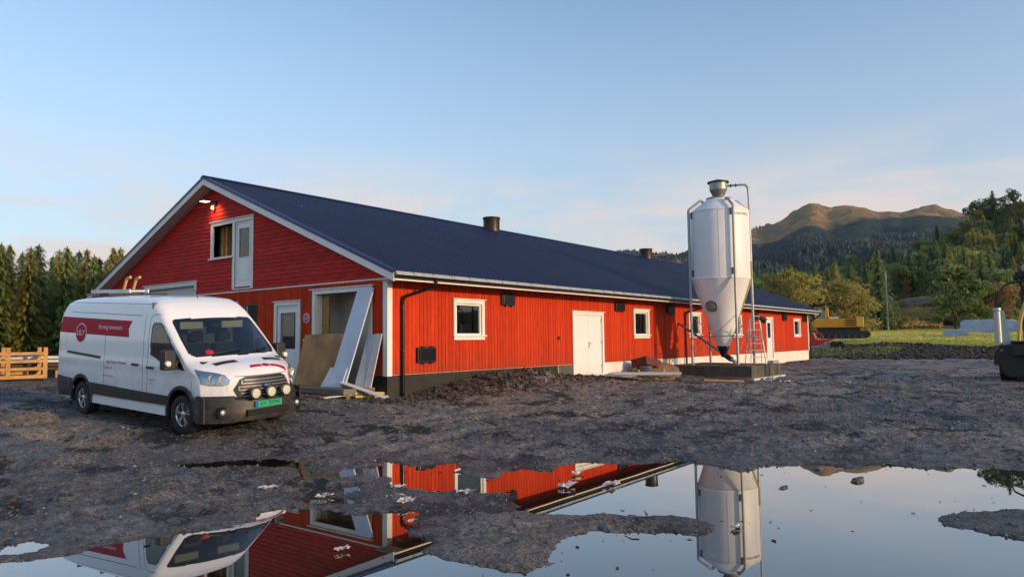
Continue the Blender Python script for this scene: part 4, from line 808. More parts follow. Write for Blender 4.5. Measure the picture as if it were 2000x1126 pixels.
# round sign and tag on the gable
rs2 = empty('round_sign', (-.03, 3.30, 2.45), 0, 'small round white and red sign between side door and wide doorway', 'sign')
Mx = Matrix.Rotation(R(-90), 4, 'Y')
MB().lathe([(0, .012), (.135, .012), (.14, .008), (.14, 0)], n=32, M=Mx).build('rim', mat('sign white', (.75, .72, .72), .4), rs2, smooth=40); MB().lathe([(0, .0145), (.115, .0145), (.115, .010)], n=32, M=Mx).build('face', mat('sign red', (.45, .03, .10), .4), rs2, smooth=40)
me = text_mesh('LELY', .095); me.materials.append(MATS['sign white'])
for v in me.vertices: v.co = Vector((-.017, -v.co.x, v.co.y*1.3))
ob('lettering', me, rs2)
tp = empty('tape_mark', (-.03, 3.34, 1.77), 0, 'crumpled white tape knotted on the red gable wall', 'tape')
for k, a in enumerate((35, -40, 80)): MB().box((-.02-.01*k, -.10, -.018), (-.012-.01*k, .10, .022), Matrix.Rotation(R(a), 4, 'X')).build('strip', mat('white tape', (.75, .72, .70), .5), tp)
# ================================================================== VAN
VQ = (-5.1009, -1.3402, .2276, -1.5388, .04146, .04744)
van = empty('delivery_van', VQ[:3], 0, 'white high roof work van with a crimson stripe parked before the barn gable', 'van')
van.rotation_mode = 'XYZ'
VM = Matrix.Translation(VQ[:3]) @ Matrix.Rotation(VQ[3], 4, 'Z') @ Matrix.Rotation(VQ[4], 4, 'Y') @ Matrix.Rotation(VQ[5], 4, 'X')
van.matrix_world = VM
VPAINT = mat('white van paint', (.86, .87, .88), .28, var=.03, vs=1.5, coat=.6)
VBLK = mat('black bumper plastic', (.016, .016, .018), .5, var=.2, vs=6, bump=.05, bs=200)
soil(VPAINT, .35, 1.35, .45, 'Object', (.30, .26, .22), 5); soil(VBLK, .2, .9, .8, 'Object', (.085, .070, .058), 7)
CRIM = mat('crimson vinyl', (.46, .006, .035), .6, spec=.2)
TYRE = mat('tyre rubber', (.012, .012, .012), .75, var=.4, vs=9)
CHROME = mat('chrome', (.75, .75, .76), .12, metal=1)
def interp(tab, x, j=1):
    for a, b in zip(tab, tab[1:]):
        if a[0] <= x <= b[0]:
            t = (x-a[0])/(b[0]-a[0]+1e-9); return a[j]+(b[j]-a[j])*t
    return tab[0][j] if x < tab[0][0] else tab[-1][j]
# s, centre-line x, top z, half width, shoulder radius
ST = [(0, -4.95, .36, .90, .05), (.8, -4.985, .85, .95, .06), (1.6, -4.975, 1.5, .97, .1), (2.3, -4.93, 2.05, .97, .14), (2.55, -4.88, 2.22, .97, .18), (2.75, -4.78, 2.33, .98, .2), (3.0, -4.58, 2.395, .985, .22),
      (3.6, -4.0, 2.43, 1.0, .24), (4.6, -3.0, 2.445, 1.0, .24), (5.6, -2.0, 2.44, 1.0, .24), (6.1, -1.5, 2.43, 1.0, .24), (6.4, -1.15, 2.395, 1.0, .23), (6.6, -.93, 2.31, 1.0, .21), (6.8, -.74, 2.19, .995, .17), (6.95, -.60, 2.07, .99, .13),
      (7.05, -.50, 1.98, .985, .085), (7.9, .37, 1.335, .975, .07), (8.0, .47, 1.29, .97, .10), (8.3, .74, 1.215, .965, .13), (8.5, .90, 1.135, .955, .14), (8.65, .99, 1.04, .95, .14), (8.8, 1.03, .92, .945, .12), (9.1, 1.055, .66, .94, .1), (9.4, 1.05, .36, .93, .05)]
SIDE = [(.30, .955), (.45, .985), (.62, 1.0), (.85, 1.003), (1.0, .995), (1.12, 1.0), (1.28, .985), (1.6, .968), (1.9, .935), (2.1, .895), (2.4, .83)]
def smooth_tab(tab, j, x):
    h = .05; return (interp(tab, x-h, j)+interp(tab, x, j)*2+interp(tab, x+h, j))/4
BOW = [(-6, .03), (-4.9, .05), (-4.5, .0), (-1.3, .0), (-.6, .16), (.37, .33), (.8, .44), (1.06, .50), (2, .5)]
def section(s_):
    xc, zt, Wd, rs = [smooth_tab(ST, j, s_) for j in (1, 2, 3, 4)]; z0 = .30; pts = []
    rs = min(rs, (zt-z0)*.45); zs = max(zt-rs, z0+.01)
    n1, n2, n3 = 60, 9, 38
    yw = interp(SIDE, zs)*Wd; crown = .035*min(1, (zt-.3)/1.0)
    for i in range(n1): z_ = z0+(zs-z0)*i/(n1-1); pts.append((interp(SIDE, z_)*Wd, z_))
    zc = zt-crown
    for i in range(1, n2+1):
        a = PI/2*i/n2; pts.append((yw-rs*1.05*(1-math.cos(a)), zs+(zc-zs)*math.sin(a)))
    y1 = pts[-1][0]
    for i in range(1, n3+1): y_ = y1*(1-i/n3); pts.append((y_, zc+crown*(1-(y_/y1)**2)))
    o = []
    for y_, z_ in pts:
        bw = interp(BOW, xc); xx = xc-bw*abs(y_/Wd)**2.5 if xc > -3 else xc+.10*abs(y_/Wd)**4*(1 if xc < -4.7 else 0)
        o.append((xx, y_, z_))
    return o+[(x, -y, z) for (x, y, z) in o[-2::-1]]
ss = []
s_ = 0
while s_ <= 9.4001: ss.append(s_); s_ += .02 if 5.78 < s_ < 8.02 else .04 if (s_ < 3 or s_ >= 8.02) else .1
G = [section(q) for q in ss]; nr_ = len(G[0]); VV = [p for g in G for p in g]
def inpoly(x, y, P):
    c = False
    for (ax, ay), (bx, by) in zip(P, P[1:]+P[:1]):
        if (ay > y) != (by > y) and x < (bx-ax)*(y-ay)/(by-ay)+ax: c = not c
    return c
def pdist(x, y, P):
    d = 9
    for (ax, ay), (bx, by) in zip(P, P[1:]+P[:1]):
        ex, ey = bx-ax, by-ay; t = max(0, min(1, ((x-ax)*ex+(y-ay)*ey)/(ex*ex+ey*ey))); d = min(d, math.hypot(x-ax-t*ex, y-ay-t*ey))
    return d
DWIN = [(-1.05, 1.35), (-1.06, 1.84), (-1.0, 1.93), (-.78, 1.935), (-.68, 1.88), (-.14, 1.36), (.10, 1.11), (-.3, 1.14), (-.79, 1.25)]
WSP = [(-.80, 1.345), (.80, 1.345), (.86, 1.40), (.80, 1.965), (.72, 2.005), (-.72, 2.005), (-.80, 1.965), (-.86, 1.40)]
full = []; fb, fgl, ffr, fwg = [], [], [], []
for i in range(len(G)-1):
    for j in range(nr_-1):
        q = (i*nr_+j, (i+1)*nr_+j, (i+1)*nr_+j+1, i*nr_+j+1); full.append(q)
        c = [sum(VV[k][a] for k in q)/4 for a in range(3)]; sm2 = (ss[i]+ss[i+1])/2
        if 6.98 < sm2 < 7.92 and inpoly(c[1], c[2], WSP) and not (abs(c[1]) > .9):
            d = pdist(c[1], c[2], WSP); (ffr if d < .035 else fgl).append(q); continue
        if abs(c[1]) > .88 and inpoly(c[0], c[2], DWIN): (ffr if pdist(c[0], c[2], DWIN) < .03 else fwg).append(q); continue
        if abs(c[1]) > .7 and c[2] < 1.0 and (math.hypot(c[0], c[2]-.36) < .43 or math.hypot(c[0]+3.75, c[2]-.36) < .43): continue
        fb.append(q)
# closed ends
def sub(F_): 
    ids = sorted({k for q in F_ for k in q}); mp_ = {k: n for n, k in enumerate(ids)}; return MB().add([VV[k] for k in ids], [tuple(mp_[k] for k in q) for q in F_])
mb = sub(fb); mb.build('body', VPAINT, van, smooth=32)
bvh = BVHTree.FromPolygons([Vector(p) for p in VV], full)
sub(fgl).build('windshield', glass('van glass', (.55, .62, .62), .4), van, smooth=60); [sub([q for q in fwg if VV[q[0]][1]*s2 > 0]).build('side_window', glass('van side glass', (.30, .34, .34), .4), van, smooth=60) for s2 in (-1, 1)]; sub(ffr).build('window_seal', BLACK, van, smooth=60)
# floor pan so nothing shows through underneath
MB().box((-4.8, -.80, .28), (.75, .80, .34)).build('floor_pan', BLACK, van)
for x in (0, -3.75):
    for s2 in (-1, 1):
        w_ = MB(); n = 20; v = []
        for k in range(n+1):
            a = -.25+(PI+.5)*k/n
            for yy in (.58, .985): v.append((x+.425*math.cos(a), s2*yy, .36+.425*math.sin(a)))
        w_.add(v, [(2*k, 2*k+2, 2*k+3, 2*k+1) for k in range(n)]); w_.add([(x-.45, s2*.58, .2), (x+.45, s2*.58, .2), (x+.45, s2*.58, .8), (x-.45, s2*.58, .8)], [(0, 1, 2, 3)]); w_.build('wheel_well', BLACK, van)
# interior
iv = MB().box((-1.16, -.88, .40), (-1.12, .88, 2.30)); iv.build('bulkhead', mat('grey bulkhead', (.13, .13, .14), .7), van)
bevel(MB().prism([(.10, .9), (.42, 1.0), (.36, 1.26), (.02, 1.29), (-.08, 1.18), (-.05, .9)], 'y', -.80, .80).build('dashboard', mat('dark dash', (.02, .02, .022), .6), van), .02, 2)
for y in (.48, -.10, -.55):
    z_ = MB().box((-.92, y-.24, .7), (-.45, y+.24, .92)).box((-1.08, y-.23, .9), (-.92, y+.23, 1.50)).box((-1.06, y-.13, 1.54), (-.96, y+.13, 1.72)); bevel(z_.build('seat', mat('dark seat cloth', (.025, .025, .03), .9), van), .03, 2)
MB().tube([(-.22+.06*math.sin(a), .48+.19*math.cos(a), 1.22+.18*math.sin(a)) for a in np.linspace(0, 2*PI, 25)], .016, 8).build('steering_wheel', BLACK, van, smooth=60)
for y in (-.42, .42): bevel(MB().box((-.66, y-.23, 1.80), (-.62, y+.23, 1.94), ).build('sun_visor', mat('cream visor', (.62, .60, .50), .8), van), .02, 2)
bevel(MB().box((-.50, -.10, 1.83), (-.47, .10, 1.90)).build('rear_view_mirror', BLACK, van), .02, 2)
# mirrors, wipers
for s2 in (-1, 1):
    o = MB().box((-.20, s2*1.02-.03, 1.16), (-.08, s2*1.02+.03, 1.28)).box((-.24, min(s2*1.03, s2*1.25), 1.13), (-.06, max(s2*1.03, s2*1.25), 1.48)).build('wing_mirror', VBLK, van); bevel(o, .035, 3)
    MB().box((-.245, min(s2*1.05, s2*1.23), 1.17), (-.238, max(s2*1.05, s2*1.23), 1.44)).build('mirror_glass', CHROME, o)
    MB().lathe([(.05, 0), (.045, .05), (0, .06)], (-.06, s2*1.2, 1.25), 14, Matrix.Rotation(R(90), 4, 'Y')).build('indicator', mat('clear lamp', (.8, .75, .65), .15), o, smooth=40)
def hit(o, d):
    h, n, _, _ = bvh.ray_cast(Vector(o), Vector(d)); return h, n
def patch(name, poly, plane, m, off=.004, parent=None, step=.04, thick=0, side=-1, smooth=50):
    """thin shaped panel lying on the body: poly in (x,z) seen from the side or (y,z) seen from the front"""
    bm = bmesh.new(); vs = [bm.verts.new((p[0], 0, p[1])) for p in poly]; bm.faces.new(vs)
    xs = [p[0] for p in poly]; zs = [p[1] for p in poly]
    for a0, a1, ax in ((min(xs), max(xs), 0), (min(zs), max(zs), 2)):
        k = a0+step
        while k < a1:
            co = Vector((k if ax == 0 else 0, 0, k if ax == 2 else 0)); no = Vector((1, 0, 0)) if ax == 0 else Vector((0, 0, 1))
            bmesh.ops.bisect_plane(bm, geom=bm.verts[:]+bm.edges[:]+bm.faces[:], plane_co=co, plane_no=no); k += step
    proj(bm.verts, plane, off, side)
    if thick:
        g_ = bmesh.ops.solidify(bm, geom=bm.faces[:], thickness=thick)
    me = bpy.data.meshes.new(name); bm.to_mesh(me); bm.free(); me.materials.append(m); me.polygons.foreach_set('use_smooth', [True]*len(me.polygons)); me.set_sharp_from_angle(angle=R(smooth)); return ob(name, me, parent or van)
def proj(verts, plane, off, side=-1):
    for v in verts:
        a, b = v.co.x, v.co.z
        if plane == 'side': h, n = hit((a, side*3, b), (0, -side, 0))
        elif plane == 'front': h, n = hit((3, a, b), (-1, 0, 0))
        elif plane == 'top': h, n = hit((a, b, 4), (0, 0, -1))
        if h is None: h = Vector((a, side, b)) if plane == 'side' else Vector((.7, a, b)); n = Vector((0, side, 0))
        if n.dot(Vector((0, side, 0)) if plane == 'side' else Vector((1, 0, 0)) if plane == 'front' else Vector((0, 0, 1))) < 0: n = -n
        v.co = h+n*off
def lettering(s, size, x, z, m, plane='side', side=-1, shear=0, sx=1, parent=None, off=.006):
    me = text_mesh(s, size)
    bm = bmesh.new(); bm.from_mesh(me)
    for v in bm.verts:
        a, b = v.co.x*sx+v.co.y*shear, v.co.y
        if plane == 'side': v.co = Vector((x+a*(1 if side < 0 else -1), 0, z+b))
        else: v.co = Vector((x+a, 0, z+b))
    proj(bm.verts, plane, off, side); bm.to_mesh(me); bm.free(); me.materials.append(m); me.name = 'lettering'; return ob('lettering', me, parent or van)
WV = mat('white vinyl', (.8, .78, .78), .4)
for s2 in (-1,):
    patch('stripe', [(-4.90, 1.672), (-1.85, 1.640), (-1.90, 1.80), (-1.79, 1.952), (-4.87, 2.000)], 'side', CRIM, .003)
    lg = [(-3.83+.235*math.cos(a), 1.672+.20*math.sin(a)) for a in np.linspace(0, 2*PI, 33)[:-1]]; patch('logo_ring', lg, 'side', WV, .005)
    lo2 = patch('logo_disc', [(-3.83+.215*math.cos(a), 1.672+.183*math.sin(a)) for a in np.linspace(0, 2*PI, 33)[:-1]], 'side', CRIM, .007)
    lettering('LELY', .15, -3.83, 1.675, WV, sx=1.05, off=.010)
    MB_ = None
    lettering('Farming innovators', .125, -2.62, 1.815, WV, shear=.2, sx=.98)
    lettering('Lely Center Heimdal', .088, -2.30, 1.150, CRIM, sx=1.05); lettering('72 89 41 00', .066, -2.62, 1.02, mat('rose vinyl', (.50, .12, .16), .5)); lettering('www.lely.com', .062, -2.6, .875, MATS['rose vinyl'], sx=1.3)
    lettering('Service', .062, -.98, .90, mat('slate vinyl', (.20, .22, .25), .5), sx=1.2); lettering('24 t', .05, -.98, .83, MATS['slate vinyl'], sx=1.2)
# mirrored livery on the far side
patch('stripe', [(-4.90, 1.672), (-1.85, 1.640), (-1.90, 1.80), (-1.79, 1.952), (-4.87, 2.000)], 'side', CRIM, .003, side=1)
# seams, rails, handles
SEAM = mat('panel gap', (.02, .02, .022), .8)
def seam(pts, wd=.010, plane='side', side=-1, name='panel_gap', m=SEAM, off=.0015):
    P = []
    for a, b in zip(pts, pts[1:]):
        n = max(1, int(math.hypot(b[0]-a[0], b[1]-a[1])/.05)); P += [(a[0]+(b[0]-a[0])*k/n, a[1]+(b[1]-a[1])*k/n) for k in range(n)]
    P.append(pts[-1]); bm = bmesh.new(); prev = None
    for i, p in enumerate(P):
        q = P[min(i+1, len(P)-1)]; o_ = P[max(i-1, 0)]; dx, dz = q[0]-o_[0], q[1]-o_[1]; l = math.hypot(dx, dz) or 1; nx, nz = -dz/l*wd/2, dx/l*wd/2
        a = bm.verts.new((p[0]+nx, 0, p[1]+nz)); b = bm.verts.new((p[0]-nx, 0, p[1]-nz))
        if prev: bm.faces.new((prev[0], a, b, prev[1]))
        prev = (a, b)
    proj(bm.verts, plane, off, side); me = bpy.data.meshes.new(name); bm.to_mesh(me); bm.free(); me.materials.append(m); return ob(name, me, van)
for s2 in (-1, 1):
    seam([(-4.40, 2.10), (-1.45, 2.055)], side=s2); seam([(-4.6, 2.30), (-1.2, 2.27)], .008, side=s2)
    seam([(-1.13, .46), (-1.13, 2.02), (-1.02, 2.08), (-.80, 2.08)], side=s2); seam([(-1.30, .46), (-1.30, 2.08)], side=s2); seam([(-2.78, .46), (-2.78, 2.0)], side=s2); seam([(-4.88, .7), (-4.86, 2.1)], side=s2)
    seam([(.30, .95), (.24, .46)], side=s2)
    seam([(-4.42, 1.272), (-2.93, 1.215)], .055, side=s2, name='door_track', m=VBLK, off=.006)
    for hx, hz3 in ((-1.55, 1.145), (-1.00, 1.115)):
        h_, n_ = hit((hx, s2*3, hz3), (0, -s2, 0)); bevel(MB().box((hx-.11, min(h_.y, h_.y+s2*.035), hz3-.022), (hx+.11, max(h_.y, h_.y+s2*.035), hz3+.022)).build('door_handle', BLACK, van), .01, 2)
    # body crease: raised bead
    seam([(-4.55, 1.62), (-4.35, 1.33), (-1.5, 1.24)], .02, side=s2, name='crease', m=VPAINT, off=.007)
    # black lower cladding and rocker
    patch('side_cladding', [(-3.34, .47), (-.44, .47), (-.44, .645), (-3.34, .705)], 'side', VBLK, .012, side=s2, thick=-.01)
    seam([(-3.3, .37), (-.46, .36)], .14, side=s2, name='rocker_panel', m=mat('silver rocker', (.62, .64, .66), .4), off=.006)
    for cx in (0, -3.75):
        ring = MB(); n = 26; v = []
        for k in range(n+1):
            a = -.18+(PI+.36)*k/n
            for rad_, yo in ((.42, .975), (.42, 1.012), (.475, 1.015), (.485, .99)): v.append((cx+rad_*math.cos(a), s2*yo, .37+rad_*math.sin(a)))
        ring.add(v, [(4*k+a, 4*k+4+a, 4*k+5+a, 4*k+1+a) for k in range(n) for a in range(3)]); ring.build('arch_trim', VBLK, van, smooth=50)
    patch('rear_quarter_cladding', [(-4.93, .33), (-4.24, .36), (-4.22, .55), (-4.14, .73), (-4.92, .77)], 'side', VBLK, .014, side=s2, thick=-.01)
# front bumper: swept round the nose
def nose(y):   # plan curve of nose x(y)
    return 1.045-.50*abs(y/.95)**2.5
bp_ = [(-.0, .26), (.05, .26), (.075, .34), (.075, .44), (.05, .52), (.055, .60), (.02, .66), (-.03, .68)]
ys = np.concatenate([np.linspace(-1.0, -.6, 14), np.linspace(-.55, .55, 22), np.linspace(.6, 1.0, 14)])
v = []; 
for y in ys:
    yy = max(-.97, min(.97, y)); x0 = nose(yy)-(abs(y)-.97)*2.2*(abs(y) > .97); t_ = Vector((1, 0, 0)) if abs(y) < .3 else Vector((nose(yy)-nose(yy*1.0001) and 1, 0, 0))
    dxy = (nose(yy+.01)-nose(yy-.01))/.02; n_ = Vector((1, -dxy, 0)).normalized()
    for (o_, z_) in bp_:
        e = .03 if abs(y) > .5 and z_ > .6 else 0; v.append((x0+n_.x*o_, yy+n_.y*o_, z_+e-(.02 if abs(y) > .5 and z_ < .3 else 0)))
kk = len(bp_); f = [(i*kk+j, (i+1)*kk+j, (i+1)*kk+j+1, i*kk+j+1) for i in range(len(ys)-1) for j in range(kk-1)]
MB().add(v, f).build('front_bumper', VBLK, van, smooth=45)
for s2 in (-1, 1):      # bumper flank to the wheel arch
    MB().prism([(.43, .26), (.72, .26), (.72, .70), (.47, .70), (.43, .55)], 'y', min(s2*.97, s2*1.0), max(s2*.97, s2*1.0)).build('bumper_flank', VBLK, van)
def fbox(name, y0, y1, z0, z1, x0, x1, m, bev=.01, parent=None):
    o = MB().box((x0, y0, z0), (x1, y1, z1)).build(name, m, parent or van); return bevel(o, bev, 2)
fbox('lower_intake', -.42, .42, .345, .45, 1.05, 1.125, mat('black mesh', (.006, .006, .006), .8))
fp_ = fbox('number_plate', -.27, .27, .475, .585, 1.10, 1.125, mat('green plate', (.02, .42, .20), .4), .003)
MB().box((1.1251, -.268, .478), (1.127, -.215, .582)).build('blue_field', mat('blue plate field', (.02, .12, .42), .4), fp_)
# (plate reads from the front: the text runs from +y to -y)
def plate_text(s, size, yc, zc, x, m, sx=1):
    me = text_mesh(s, size)
    for v in me.vertices: v.co = Vector((x, yc+v.co.x*sx, zc+v.co.y))
    me.materials.append(m); return ob('lettering', me, van)
plate_text('XV 70794', .105, .02, .53, 1.129, mat('plate ink', (.005, .03, .015), .6), .95)
MATS_BF = None
# grille
gp = [(-.50, .65), (-.56, .80), (-.46, .965), (-.36, 1.01), (.36, 1.01), (.46, .965), (.56, .80), (.50, .65), (.30, .635), (-.30, .635)]
gr = patch('grille', gp, 'front', mat('grille black', (.010, .010, .011), .5), .010, step=.06)
def bar_front(name, ya, yb, z0, h, m, off=.02, parent=None):
    P = np.linspace(ya, yb, 18); mb = MB(); pts = []
    for y in P:
        hq, n_ = hit((3, y, z0), (-1, 0, 0)); pts.append(hq+Vector((off, 0, 0)))
    for a, b in zip(pts, pts[1:]): mb.bar(a, b, .012, h)
    return mb.build(name, m, parent or van)
SILV = mat('brushed silver plastic', (.42, .42, .43), .3, metal=.7)
for (za, w_) in ((.955, .40), (.90, .46), (.845, .49), (.79, .50), (.735, .47)): bar_front('grille_bar', -w_, w_, za, .020, SILV, .028, gr)
for s2 in (-1, 1):
    for (za, zb3, w_) in ((.90, .955, .44), (.79, .845, .49)): bar_front('grille_bar', s2*w_-.012, s2*w_+.012, (za+zb3)/2, .07, SILV, .028, gr)
bg_ = MB().lathe([(.0, .022), (.085, .018), (.10, .0)], n=28, M=Matrix.Translation((1.085, 0, .845)) @ Matrix.Rotation(R(90), 4, 'Y') @ Matrix.Diagonal((.45, 1, 1, 1))); bgo = bg_.build('badge', mat('blue badge', (.02, .05, .20), .2), van, smooth=50)
plate_text('Ford', .055, 0, .845, 1.110, mat('badge script', (.7, .7, .72), .2, metal=.6), 1.0)
# auxiliary lamps on a bar
lbm = {}
MB().tube([(1.17, -.55, .70), (1.17, .55, .70)], .018, 8).build('lamp_bar', BLACK, van, smooth=60)
for y in (-.31, 0, .31):
    M_ = Matrix.Translation((1.17, y, .735)) @ Matrix.Rotation(R(90), 4, 'Y')
    l = MB().lathe([(.03, -.09), (.085, -.05), (.108, .0), (.110, .035), (.098, .04)], n=28, M=M_).build('auxiliary_lamp', BLACK, van, smooth=45)
    MB().lathe([(.0, .044), (.07, .042), (.096, .036), (.097, .02)], n=28, M=M_).build('lens', mat('creamy lamp lens', (.62, .62, .50), .25, col2=(.78, .78, .68), vs=45, bump=.4, bs=60), l, smooth=60)
    mb = MB()
    for k in range(-3, 4): w_ = math.sqrt(max(.0, .094**2-(k*.026)**2)); mb.bar((1.216, y-w_, .735+k*.026), (1.216, y+w_, .735+k*.026), .003, .005)
    mb.build('lens_rib', mat('lens rib grey', (.25, .25, .20), .4), l)
# headlights
HLC = glass('clear headlight lens', (.92, .94, .95), .25)
for s2 in (-1, 1):
    hp = [(s2*.62, .90), (s2*.60, .97), (s2*.64, 1.045), (s2*.72, 1.08), (s2*.88, 1.12), (s2*.925, 1.15), (s2*.930, 1.09), (s2*.925, .91), (s2*.85, .885), (s2*.70, .875)]
    hl = patch('headlight', hp, 'front', mat('headlight reflector', (.55, .57, .60), .18, metal=.75, var=.3, vs=30), .004, step=.03)
    patch('lens', [(p[0], p[1]) for p in hp], 'front', HLC, .022, step=.03, parent=hl)
    for yy, zz, rr_ in ((.70, .98, .062), (.82, 1.0, .06), (.78, .915, .03)):
        h_, n_ = hit((3, s2*yy, zz), (-1, 0, 0))
        if h_ is None: continue
        MB().lathe([(rr_, .0), (rr_*.9, .014), (rr_*.5, .004), (0, .010)], n=20, M=Matrix.Translation(h_+Vector((.006, 0, 0))) @ Matrix.Rotation(R(90), 4, 'Y')).build('bulb_bowl', mat('warm reflector bowl', (.80, .76, .62), .15, metal=.5), hl, smooth=60)
    pts_ = hp+[hp[0]]
    h_, _n = hit((3, s2*.78, .93), (-1, 0, 0))
    sl = [(a, b) for a, b in pts_]; seam(sl, .012, 'front', name='headlight_gap')
    o = MB().lathe([(.095, -.03), (.10, .02), (.07, .0), (.0, -.01)], n=24, M=Matrix.Translation((nose(.72)+.085, s2*.76, .43)) @ Matrix.Rotation(R(90), 4, 'Y') @ Matrix.Identity(4)).build('fog_light_recess', mat('black mesh', (.006,)*3, .8), van, smooth=50)
    MB().lathe([(.05, .03), (.04, .045), (0, .05)], n=18, M=Matrix.Translation((nose(.72)+.085, s2*.76, .43)) @ Matrix.Rotation(R(90), 4, 'Y')).build('lens', mat('fog lens', (.5, .5, .5), .15, metal=.5), o, smooth=60)
# bonnet details (top view: x, y)
seam([(.52, -.86), (.80, -.66), (1.0, -.58)], .010, 'top', name='bonnet_gap'); seam([(.52, .86), (.80, .66), (1.0, .58)], .010, 'top', name='bonnet_gap'); seam([(-.52, 1.02), (.52, 1.02)], .010, 'front', name='bonnet_gap')
for s2 in (-1, 1):
    patch('bonnet_vent', [(.50, s2*.28), (.62, s2*.26), (.56, s2*.66), (.45, s2*.68)], 'top', BLACK, .006, step=.05)
sb = [(y, 1.125+.018*math.cos(y*3)) for y in np.linspace(-.13, .62, 12)]; 
patch('bonnet_stripe', [(.86+.00*abs(y), y) for y in np.linspace(-.20, .56, 10)]+[(.79, y) for y in np.linspace(.58, -.16, 10)], 'top', CRIM, .004, step=.04)
lgm = patch('bonnet_logo', [(.825+.055*math.cos(a), .14+.095*math.sin(a)) for a in np.linspace(0, 2*PI, 25)[:-1]], 'top', WV, .006, step=.04); patch('bonnet_logo', [(.825+.046*math.cos(a), .14+.082*math.sin(a)) for a in np.linspace(0, 2*PI, 25)[:-1]], 'top', CRIM, .008, step=.04)
# wipers
for y0, y1 in ((.10, .70), (-.62, .0)):
    pts = []
    for t in np.linspace(0, 1, 8):
        y = y0+(y1-y0)*t; z_ = 1.36+.10*t*(1-.3*t); h_, n_ = hit((3, y, z_), (-1, 0, 0)); pts.append(h_+Vector((.02, 0, .015)))
    MB().tube(pts, .010, 6).build('wiper', BLACK, van)
# roof aerial and roof ribs
MB().tube([(-.95, -.1, 2.36), (-1.08, -.1, 2.55)], .006, 6).build('aerial', BLACK, van)
# wheels
for x in (0, -3.75):
    for s2 in (-1, 1):
        M_ = Matrix.Translation((x, s2*.87, .345)) @ Matrix.Rotation(R(-90*s2), 4, 'X')
        if x == 0: M_ = Matrix.Translation((x, s2*.87, .345)) @ Matrix.Rotation(R(4), 4, 'Z') @ Matrix.Rotation(R(-90*s2), 4, 'X')
        wl_ = empty('wheel'); wl_.parent = van
        tp_ = [(.215, -.11), (.29, -.118), (.325, -.105), (.342, -.07), (.345, 0), (.342, .07), (.325, .105), (.29, .118), (.225, .11), (.21, .09)]
        MB().lathe(tp_, n=48, M=M_, cap=False).build('tyre', TYRE, wl_, smooth=40)
        RIM = mat('alloy rim', (.55, .56, .57), .25, metal=.85)
        rm = MB().lathe([(.215, .105), (.222, .095), (.20, .07), (.19, -.02), (.19, -.09)], n=40, M=M_, cap=False)
        for k in range(5):
            for d_ in (-.16, .16):
                a = 2*PI*k/5+.3; p0 = M_ @ Vector((.055*math.cos(a), .055*math.sin(a), .075)); p1 = M_ @ Vector((.205*math.cos(a+d_), .205*math.sin(a+d_), .088)); rm.bar(p0, p1, .026, .026, (M_.to_3x3() @ Vector((0, 0, 1))))
        rm.lathe([(.06, .05), (.062, .085), (.03, .095), (0, .096)], n=20, M=M_); rm.build('rim', RIM, wl_, smooth=30)
        MB().lathe([(.17, -.02), (.17, .0), (.04, .01)], n=28, M=M_).build('brake_disc', mat('brake steel', (.16, .15, .15), .4, metal=.7), wl_, smooth=40)
# things behind the windscreen and on the roof (each rests on the van)
hh_ = tag(MB().lathe([(.15, 0), (.135, .03), (.125, .09), (.08, .15), (0, .17)], (0, 0, 0), 24).build('hard_hat', mat('red hard hat shell', (.55, .015, .03), .3), smooth=60), 'red hard hat lying on the van dashboard', 'hard hat'); hh_.matrix_world = VM @ Matrix.Translation((.08, -.52, 1.30)) @ Matrix.Rotation(R(35), 4, 'Y')
gl_ = tag(MB().box((-.10, -.06, 0), (.10, .06, .05)).build('glove_pair', mat('white red cloth', (.6, .3, .3), .8, var=.6, vs=30)), 'crumpled red and white cloth on the van dashboard', 'cloth'); gl_.matrix_world = VM @ Matrix.Translation((.16, -.15, 1.285)); bevel(gl_, .02, 2)
lad = empty('roof_ladder', (0, 0, 0), 0, 'aluminium ladder with wooden hooks tied flat on the van roof', 'ladder')
lad.matrix_world = VM
for y in (-.30, .08): MB().bar((-4.85, y, 2.53), (-3.15, y, 2.53), .03, .075).build('rail', AL, lad)
for k in range(6): MB().tube([(-4.7+.27*k, -.30, 2.53), (-4.6+.27*k, .08, 2.53)], .016, 8).build('rung', AL, lad, smooth=60)
for y in (-.12, .08): MB().bar((-3.80, y, 2.55), (-3.66, y, 2.80), .04, .05).bar((-3.68, y, 2.79), (-3.50, y, 2.83), .045, .05).build('hook', mat('pale ochre wood', (.60, .36, .14), .6), lad)
for x in (-4.4, -3.4): MB().bar((x, -.62, 2.46), (x, .62, 2.46), .04, .05).build('roof_bar', BLACK, van)
# ================================================================== VEGETATION
def leafmat(name, c1, c2, rnd=.28, vs=1.2, rough=.6):
    m = mat(name, c1, rough, col2=c2, vs=vs, rnd=rnd, spec=.25); t = m.node_tree; b = t.nodes['Principled BSDF']; o = t.nodes['Material Output']
    tl = t.nodes.new('ShaderNodeBsdfTranslucent'); t.links.new([l for l in t.links if l.to_socket == b.inputs['Base Color']][0].from_socket, tl.inputs[0]); mx_ = t.nodes.new('ShaderNodeAddShader'); t.links.new(b.outputs[0], mx_.inputs[0]); t.links.new(tl.outputs[0], mx_.inputs[1]); t.links.new(mx_.outputs[0], o.inputs[0])
    return m
SPR = leafmat('spruce needles', (.050, .078, .030), (.16, .18, .05))
SPRD = leafmat('dark spruce needles', (.038, .064, .032), (.11, .14, .05))
SPRG = leafmat('golden green spruce needles', (.12, .12, .03), (.25, .21, .05))
BIR = leafmat('autumn birch leaves', (.11, .12, .03), (.26, .20, .05))
ALD = leafmat('green alder leaves', (.065, .10, .032), (.17, .20, .055))
BUSHY = leafmat('yellowing willow leaves', (.12, .115, .035), (.25, .20, .055))
BRWN = leafmat('brown autumn scrub', (.14, .085, .038), (.26, .16, .06))
